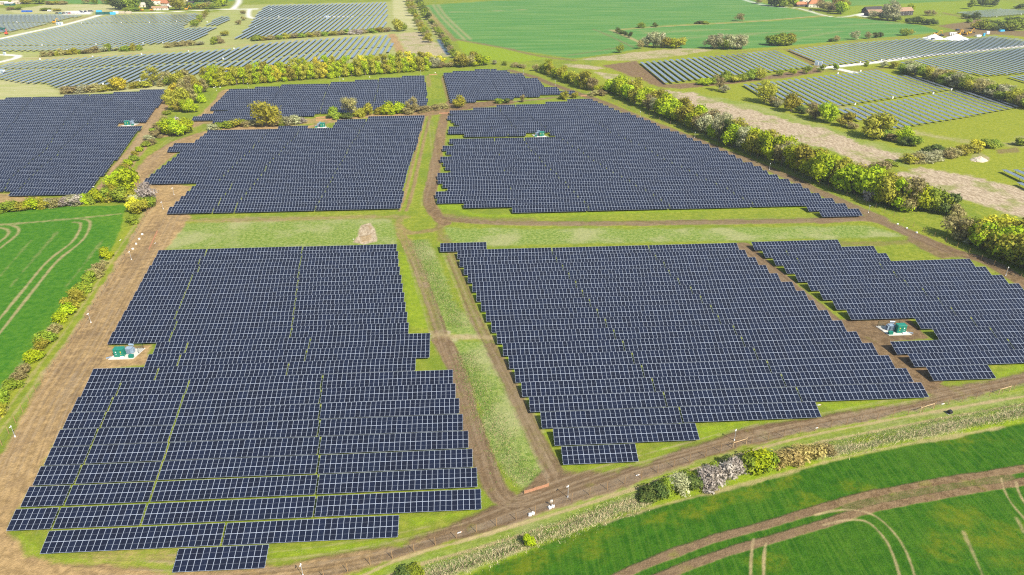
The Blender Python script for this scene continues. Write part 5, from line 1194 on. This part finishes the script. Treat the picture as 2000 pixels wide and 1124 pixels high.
def kiosk(px, py, lab, w_=5.0, d_=2.6, h_=2.8, rz=0.0):
    o = thing('inverter_kiosk', lab, 'kiosk', (*gp(px, py), 0), rz)
    mb = MB(); mb.box(0, 0, 0, w_, d_, h_); part('body', mb, M_WHITE, o); mb = MB(); mb.box(0, 0, h_+.002, w_+.2, d_+.2, .14); part('roof', mb, M_TRAFO, o)
    for dx in (-w_/4, w_/4): mb = MB(); mb.box(dx, -d_/2-.022, .15, w_/2.6, .04, h_-.5); part('door', mb, M_TRAFO, o)
kiosk(3, 144, 'white inverter kiosk at the left picture edge below the gravel loop'); kiosk(639, 36, 'white inverter kiosk on the track in the top middle field', 4.2); kiosk(1598, 128, 'white and blue inverter kiosk at the right gravel track', 5.5, 2.6, 2.9, -.5)
kiosk(117, 49, 'white site kiosk beside the left gravel track', 6, 3); kiosk(10, 108, 'small white and blue kiosk beside the gravel loop', 1.6, 1.6, 2.4)

# ------------------------------------------------------------------ heaps
def heap(px, py, r_, h, mat, lab, seed):
    q = np.random.RandomState(seed); mb = MB(); nr, na = 7, 22
    o = thing('stone_heap', lab, 'heap', (*gp(px, py), 0))
    for i in range(nr+1):
        for j in range(na):
            t = i/nr; a = 6.283*j/na; rr = r_*t*(1+.12*math.sin(3*a+seed)+.05*q.normal()); mb.v.append((rr*math.cos(a), rr*.75*math.sin(a), h*(1-t)**1.0*(1+.05*q.normal())-.05*(i == nr)))
    for i in range(nr):
        for j in range(na): mb.f.append((i*na+j, i*na+(j+1) % na, (i+1)*na+(j+1) % na, (i+1)*na+j)); mb.m.append(0)
    part('mound', mb, mat, o)
heap(1912, 314, 4.0, 2.2, M_SANDH, 'grey sand heap on the grass at the right edge', 1)
heap(1823, 76, 10, 4.2, M_STONE, 'left white stone heap above the long tracker field', 2); heap(1867, 77, 12, 4.6, M_STONE, 'right white stone heap above the long tracker field', 3)

# ------------------------------------------------------------------ machines, vehicles and containers far off
def digger(px, py, lab, mat=M_YEL, rz=0.0):
    o = thing('excavator', lab, 'excavator', (*gp(px, py), 0), rz, 'excavators on the far site roads')
    for s in (-1, 1): mb = MB(); mb.box(0, s*1.1, 0, 3.8, .6, .9, taper=.85); part('track', mb, M_TYRE, o)
    mb = MB(); mb.box(-.5, 0, .9, 3.4, 2.5, 1.1); mb.box(-1.6, 0, 2.0, 1.2, 2.3, .5); b = part('body', mb, mat, o)
    mb = MB(); mb.box(.4, .65, 2.0, 1.4, 1.0, 1.3, taper=.88); part('cab', mb, M_GLASS, o)
    mb = MB(); mb.tube((1.0, -.2, 1.6), (3.2, -.2, 4.9), .32, .26, 6); mb.tube((3.2, -.2, 4.9), (5.0, -.2, 4.6), .26, .2, 6); part('boom', mb, mat, o)
    mb = MB(); mb.tube((5.0, -.2, 4.6), (5.6, -.2, 1.8), .22, .16, 6); part('stick', mb, mat, o); mb = MB(); mb.box(5.4, -.2, .9, 1.0, 1.1, .9, taper=.7); part('bucket', mb, M_TYRE, o)
digger(107, 46, 'yellow excavator beside the white kiosk on the left track', M_YEL, 1.2); digger(365, 20, 'yellow excavator with raised boom right of the white farm', M_YEL, .3); digger(13, 68, 'red excavator at the left picture edge', M_RED, 2.0); digger(277, 22, 'yellow excavator left of the white farm', M_YEL, 2.6); digger(297, 22, 'yellow excavator before the white farm', M_YEL, -.4)
digger(1872, 70, 'left yellow excavator behind the right stone heap', M_YEL, .5); digger(1884, 69, 'middle yellow excavator behind the right stone heap', M_YEL, 2.2); digger(1893, 67, 'right yellow excavator behind the right stone heap', M_YEL, .2); digger(1827, 70, 'yellow excavator behind the left stone heap', M_YEL, -.3)
def car(px, py, lab, mat, rz=0.0, van=False):
    o = thing('parked_van' if van else 'parked_car', lab, 'van' if van else 'car', (*gp(px, py), 0), rz)
    mb = MB(); mb.box(0, 0, .32, 4.4, 1.8, .62, taper=.96); part('body', mb, mat, o)
    mb = MB(); mb.box(-.25 if not van else -.5, 0, .94, 2.6 if not van else 3.3, 1.65, .62 if not van else 1.1, taper=.82); part('cabin', mb, M_GLASS if not van else mat, o)
    for a in (-1.35, 1.35):
        for b in (-.85, .85): mb = MB(); mb.tube((a, b-.1, .33), (a, b+.1, .33), .33, .33, 10); part('wheel', mb, M_TYRE, o)
M_NAVY = simple('navy_car_paint', (.01, .015, .05), .3); M_SILV = simple('silver_car_paint', (.55, .56, .57), .3, .3)
for i, (px, py, m_, c_, v_) in enumerate([(112, 27, M_BLACK, 'black', 0), (118, 27, M_CYAN, 'light blue', 0), (125, 27, M_BLACK, 'dark', 0), (131, 27, M_SILV, 'silver', 0), (136, 27, M_RED, 'red', 0), (142, 26.5, M_WHITE, 'white', 1), (149, 26.5, M_WHITE, 'white', 1), (155, 26, M_WHITE, 'white', 1), (162, 26, M_SILV, 'silver', 0), (157.5, 23.5, M_NAVY, 'navy', 0), (167, 23.5, M_NAVY, 'navy', 0), (174, 23, M_BLACK, 'black', 0), (179, 23, M_NAVY, 'navy', 0), (97, 23, M_WHITE, 'white', 1)]):
    car(px, py, '%s %s, %s from left in the top left car park' % (c_, 'van' if v_ else 'car', nth(1+sorted([112, 118, 125, 131, 136, 142, 149, 155, 162, 157.5, 167, 174, 179, 97]).index(px))), m_, rng.choice((0, 1.57))+rng.uniform(-.2, .2), v_)
car(1870, 60, 'navy car on the soil above the yellow excavators', M_NAVY, .2); car(1839, 71, 'dark car between the two white stone heaps', M_BLACK, .3); car(1822, 78, 'dark car at the foot of the left stone heap', M_BLACK, .1); car(1583, 21, 'black car on the drive of the red roofed farm', M_NAVY, -.4); car(1503, 9, 'silver car on the lane left of the red roofed farm', M_SILV, -.6); car(1947, 5, 'white van at the top right corner', M_WHITE, .1, True); car(26, 60, 'grey car on the left gravel track', M_SILV, .2)
def container(px, py, lab, mat, L=6, W=2.4, H=2.6, rz=0.0):
    o = thing('shipping_container', lab, 'container', (*gp(px, py), 0), rz); mb = MB(); mb.box(0, 0, .1, L, W, H)
    part('body', mb, mat, o)
    mb = MB()
    for q in range(int(L/.5)): mb.box(-L/2+.3+q*.5, -W/2-.022, .2, .2, .04, H-.25)
    part('corrugation', mb, mat, o)
    mb = MB(); mb.box(L/2+.022, 0, .2, .04, W-.3, H-.3); part('door', mb, mat, o)
for i, (px, py, m_, c_) in enumerate([(193, 29, M_DGREEN, 'green'), (200, 29, M_DGREEN, 'green'), (208, 28.5, M_DGREEN, 'green'), (215, 28.5, M_DGREEN, 'green'), (194, 25, M_CYAN, 'light blue'), (221, 29, M_CYAN, 'light blue'), (227, 27, M_WHITE, 'white'), (239, 27, M_SANDH, 'tan'), (252, 27, M_SANDH, 'tan')]):
    container(px, py, '%s site container, %s from left left of the white farm' % (c_, nth(1+sorted([193, 200, 208, 215, 194, 221, 227, 239, 252]).index(px))), m_)
container(48, 24, 'left blue skip in the top left meadow', M_BLUE, 6, 2.4, 1.8); container(58, 24, 'right blue skip in the top left meadow', M_BLUE, 6, 2.4, 1.8)
container(4, 60, 'dark green container at the left picture edge', M_DGREEN, 7); container(1921, 71, 'light blue toilet cabin beside the excavators', M_CYAN, 1.6, 1.6, 2.5); container(1928, 67, 'white cabin right of the toilet cabin', M_WHITE, 3); container(1910, 72, 'white skip right of the stone heap', M_WHITE, 6, 2.4, 1.5, .3); container(1956, 62, 'pale blue trailer by the top right hedge', M_CYAN, 6, 2.2, 1.5, .3)
for i, px in enumerate((1856, 1859.5, 1863, 1866)):
    o = thing('pipe_coil', 'white pipe coil, %s from left beside the yellow excavators' % nth(i+1), 'pipe coil', (*gp(px, 69.5), 0), .3, 'white pipe coils'); mb = MB(); mb.tube((0, -.6, 1.4), (0, .6, 1.4), 1.4, 1.4, 14); part('coil', mb, M_WHITE, o)
    mb = MB(); mb.tube((0, -.64, 1.4), (0, .64, 1.4), .5, .5, 10, 0); part('core', mb, M_BLACK, o)

# ------------------------------------------------------------------ farm buildings
def building(px, py, lab, L, W, H, roofh, wall, roof, rz=0.0, hip=0.0, chim=1, wins=3, cat='house', name='farmhouse', two=False):
    o = thing(name, lab, cat, (*gp(px, py), 0), rz)
    mb = MB(); mb.box(0, 0, -.1, L, W, H+.1)
    if not hip:
        for s in (-1, 1):
            a = [(s*L/2, -W/2, H), (s*L/2, W/2, H), (s*L/2, 0, H+roofh)]
            mb.quad(a if s > 0 else a[::-1])
    part('wall', mb, wall, o)
    mb = MB(); mb.gable(0, 0, H+.02, L, W, roofh, .35, .18, 0, 0, hip); rf = part('roof', mb, roof, o)
    for c in range(chim): mb = MB(); mb.box(-L/2+1.2+c*(L-2.4), 0, H+roofh*.6, .7, .7, roofh*.4+1.2); part('chimney', mb, M_BRICK, rf)
    mb = MB(); mb.box(L*.12, -W/2-.022, 0, 1.0, .04, 2.05); part('door', mb, M_BOARD, o)
    for r_ in range(2 if two else 1):
        for i in range(wins):
            x_ = -L/2+L*(i+.5)/wins
            if r_ == 0 and abs(x_-L*.12) < 1.1: continue
            mb = MB(); mb.box(x_, -W/2-.02, .9+r_*2.6, 1.15, .04, 1.15); fr_ = part('window', mb, M_WHITE, o)
            mb = MB(); mb.box(x_, -W/2-.045, .98+r_*2.6, .98, .02, .99); part('pane', mb, M_GLASS, fr_)
    return o
building(310, 9, 'cream farmhouse with long orange roof and dark solar strip', 15, 8, 5.2, 3.4, M_RENDER, M_TILE, .05, two=True)
building(326, 14, 'cream gabled house in front of the orange roofed farmhouse', 12, 8, 5.0, 3.6, M_RENDER, M_TILE, -.5, two=True)
building(314, 20, 'long low white outbuilding with brown roof', 20, 5, 2.8, 1.8, M_RENDER, M_TILE2, .02, chim=0, wins=5, name='outbuilding', cat='outbuilding')
building(358, 8, 'cream house with orange roof behind the green round tree', 12, 8, 5.2, 3.6, M_RENDER, M_TILE, 1.3, two=True)
building(280, 14, 'small pale cottage between the dark trees', 9, 6, 3.0, 2.4, M_RENDER, M_THATCH, .1, wins=2)
building(372, 9, 'dark low shed left of the green court', 10, 5, 2.6, 1.4, M_BOARD, M_BOARD, 0, chim=0, wins=2, name='shed', cat='shed')
building(1591, 14, 'large house with terracotta hipped roof', 17, 12, 4.2, 6.2, M_RENDER, M_TILE, -.25, 5.0, 1, 4, two=False)
building(1563, 13, 'low red roofed barn left of the terracotta house', 14, 7, 3.0, 2.6, M_BOARD, M_TILE, .1, chim=0, wins=2, name='barn', cat='barn')
building(1572, 5, 'pale thatched cottage behind the low barn', 11, 7, 3.4, 3.4, M_RENDER, M_THATCH, .1)
building(1617, 15, 'brown roofed outbuilding right of the terracotta house', 14, 7, 3.0, 2.4, M_BOARD, M_TILE2, -.1, chim=0, name='outbuilding', cat='outbuilding')
building(1709, 31, 'dark open fronted barn with pale brown roof', 22, 10, 3.6, 3.0, M_BOARD, M_TILE2, .05, chim=0, wins=0, name='barn', cat='barn')
building(1703, 25, 'dark long barn behind the open fronted barn', 24, 9, 3.2, 3.6, M_BOARD, M_BOARD, .25, chim=0, wins=0, name='barn', cat='barn')
building(1760, 30, 'dark boarded barn with brown pitched roof and row of windows', 24, 10, 5.0, 3.4, M_BOARD, M_TILE2, .25, chim=0, wins=6, name='barn', cat='barn', two=True)
building(1749, 22, 'small brown roofed house behind the boarded barn', 9, 7, 3.4, 3.0, M_BRICK, M_TILE, .2, wins=2)
building(6, 9, 'long orange site shed at the top left edge', 14, 6, 2.8, 1.2, M_SANDH, M_THATCH, .2, chim=0, wins=3, name='shed', cat='shed')
building(20, 11, 'teal sided site shed at the top left edge', 12, 5, 2.8, .8, M_DGREEN, M_STONE, -.1, chim=0, wins=2, name='shed', cat='shed'); building(35, 8, 'tan site shed right of the teal shed', 12, 6, 3, 1.2, M_SANDH, M_SANDH, .1, chim=0, wins=2, name='shed', cat='shed')
o = thing('court_fence', 'tall green mesh fence of the court below the pines', 'fence', (*gp(402, 12), 0), 0)
mb = MB()
for q in range(23): mb.box(-16.5+q*1.5, 0, 0, .12, .12, 3.2)
part('post', mb, M_DGREEN, o)
mb = MB()
for q in range(16): mb.box(0, 0, .1+q*.19, 33, .03, .12)
part('mesh', mb, M_GREEN, o)

# ------------------------------------------------------------------ dry reeds and tufts along the ditch
def tufts(name, lab, path, wid, cnt_, h0, h1, mats, seed, lean=.5, bw=.05):
    q = np.random.RandomState(seed); P = smooth_path(path, 6); wx_, wy_ = G(P[:, 0], P[:, 1])
    d = np.r_[0, np.cumsum(np.hypot(np.diff(wx_), np.diff(wy_)))]
    t = q.uniform(0, d[-1], cnt_); cl = np.sin(t*.9)*.3+np.sin(t*.37+1)*.3
    x = np.interp(t, d, wx_); y = np.interp(t, d, wy_)
    dx = np.interp(t+.5, d, wx_)-np.interp(t-.5, d, wx_); dy = np.interp(t+.5, d, wy_)-np.interp(t-.5, d, wy_); L = np.hypot(dx, dy)+1e-6
    o_ = q.normal(size=cnt_)*wid*.38+cl*wid*.25
    x = x-dy/L*o_; y = y+dx/L*o_
    h = q.uniform(h0, h1, cnt_); a = q.uniform(0, 6.283, cnt_); lx, ly = q.normal(size=cnt_)*lean*h+.2*h, q.normal(size=cnt_)*lean*h-.15*h
    bx, by_ = np.cos(a)*bw, np.sin(a)*bw; z = np.zeros(cnt_)
    V_ = np.stack([np.stack([x-bx, y-by_, z], 1), np.stack([x+bx, y+by_, z], 1), np.stack([x+lx+bx*.5, y+ly+by_*.5, h], 1), np.stack([x+lx-bx*.5, y+ly-by_*.5, h], 1)], 1).reshape(-1, 3)
    me = bpy.data.meshes.new(name); me.vertices.add(cnt_*4); me.vertices.foreach_set('co', V_.astype(np.float32).ravel())
    me.loops.add(cnt_*4); me.loops.foreach_set('vertex_index', np.arange(cnt_*4, dtype=np.int32)); me.polygons.add(cnt_)
    me.polygons.foreach_set('loop_start', np.arange(0, cnt_*4, 4, dtype=np.int32)); me.polygons.foreach_set('loop_total', np.full(cnt_, 4, np.int32))
    for m_ in mats: me.materials.append(m_)
    me.polygons.foreach_set('material_index', q.choice(len(mats), cnt_).astype(np.int32)); me.update(calc_edges=True)
    tag(link(name, me), lab, 'grass', None, 'stuff')
M_R1 = simple('reed_straw', (.62, .52, .30), .85, 0, .2, .5); M_R2 = simple('reed_tan', (.40, .31, .16), .85, 0, .2, .5); M_R3 = simple('reed_green', (.13, .22, .035), .85, 0, .2, .5)
tufts('reeds', 'pale dry reeds leaning along the foreground ditch', [(835, 1130), (890, 1108), (970, 1080), (1080, 1044), (1180, 1008), (1265, 978)], 2.6, 9000, .15, .6, [M_R1, M_R1, M_R3, M_R3], 5, .5, .035)
tufts('reeds', 'pale dry reeds right of the ochre ditch bushes', [(1610, 888), (1700, 868), (1800, 846), (1900, 826), (2060, 796)], 2.4, 9000, .15, .6, [M_R1, M_R1, M_R3, M_R3], 6, .5, .035)
tufts('rough_grass', 'rough green grass between the wheel tracks and the ditch', [(835, 1112), (970, 1066), (1080, 1026), (1200, 984), (1420, 908), (1700, 852), (1900, 810), (2060, 780)], 1.6, 9000, .1, .4, [M_R3, M_R3, M_R3, M_R1], 7, .5, .035)
tufts('rough_grass', 'tufted pale grass on the central lane', [(905, 690), (930, 750), (962, 830), (1000, 905), (1035, 940)], 5.0, 9000, .1, .35, [M_R3, M_R3, M_R3, M_R2], 8)
tufts('rough_grass', 'tufted grass on the upper central lane', [(815, 470), (840, 530), (870, 590), (900, 640)], 5.5, 9000, .1, .35, [M_R3, M_R3, M_R3, M_R2], 9)

# ------------------------------------------------------------------ the air
hm = bpy.data.materials.new('haze'); hm.use_nodes = True; ht = hm.node_tree; ht.nodes.clear()
ho = ht.nodes.new('ShaderNodeOutputMaterial'); hv = ht.nodes.new('ShaderNodeVolumePrincipled')
hv.inputs['Color'].default_value = (.86, .91, 1.0, 1); hv.inputs['Density'].default_value = .00011; hv.inputs['Anisotropy'].default_value = .2
ht.links.new(hv.outputs[0], ho.inputs['Volume'])
mb = MB(); mb.box(0, 3000, -1.4, 18400, 12400, 140)
tag(link('haze', mb.mesh('haze', hm)), kind='stuff')
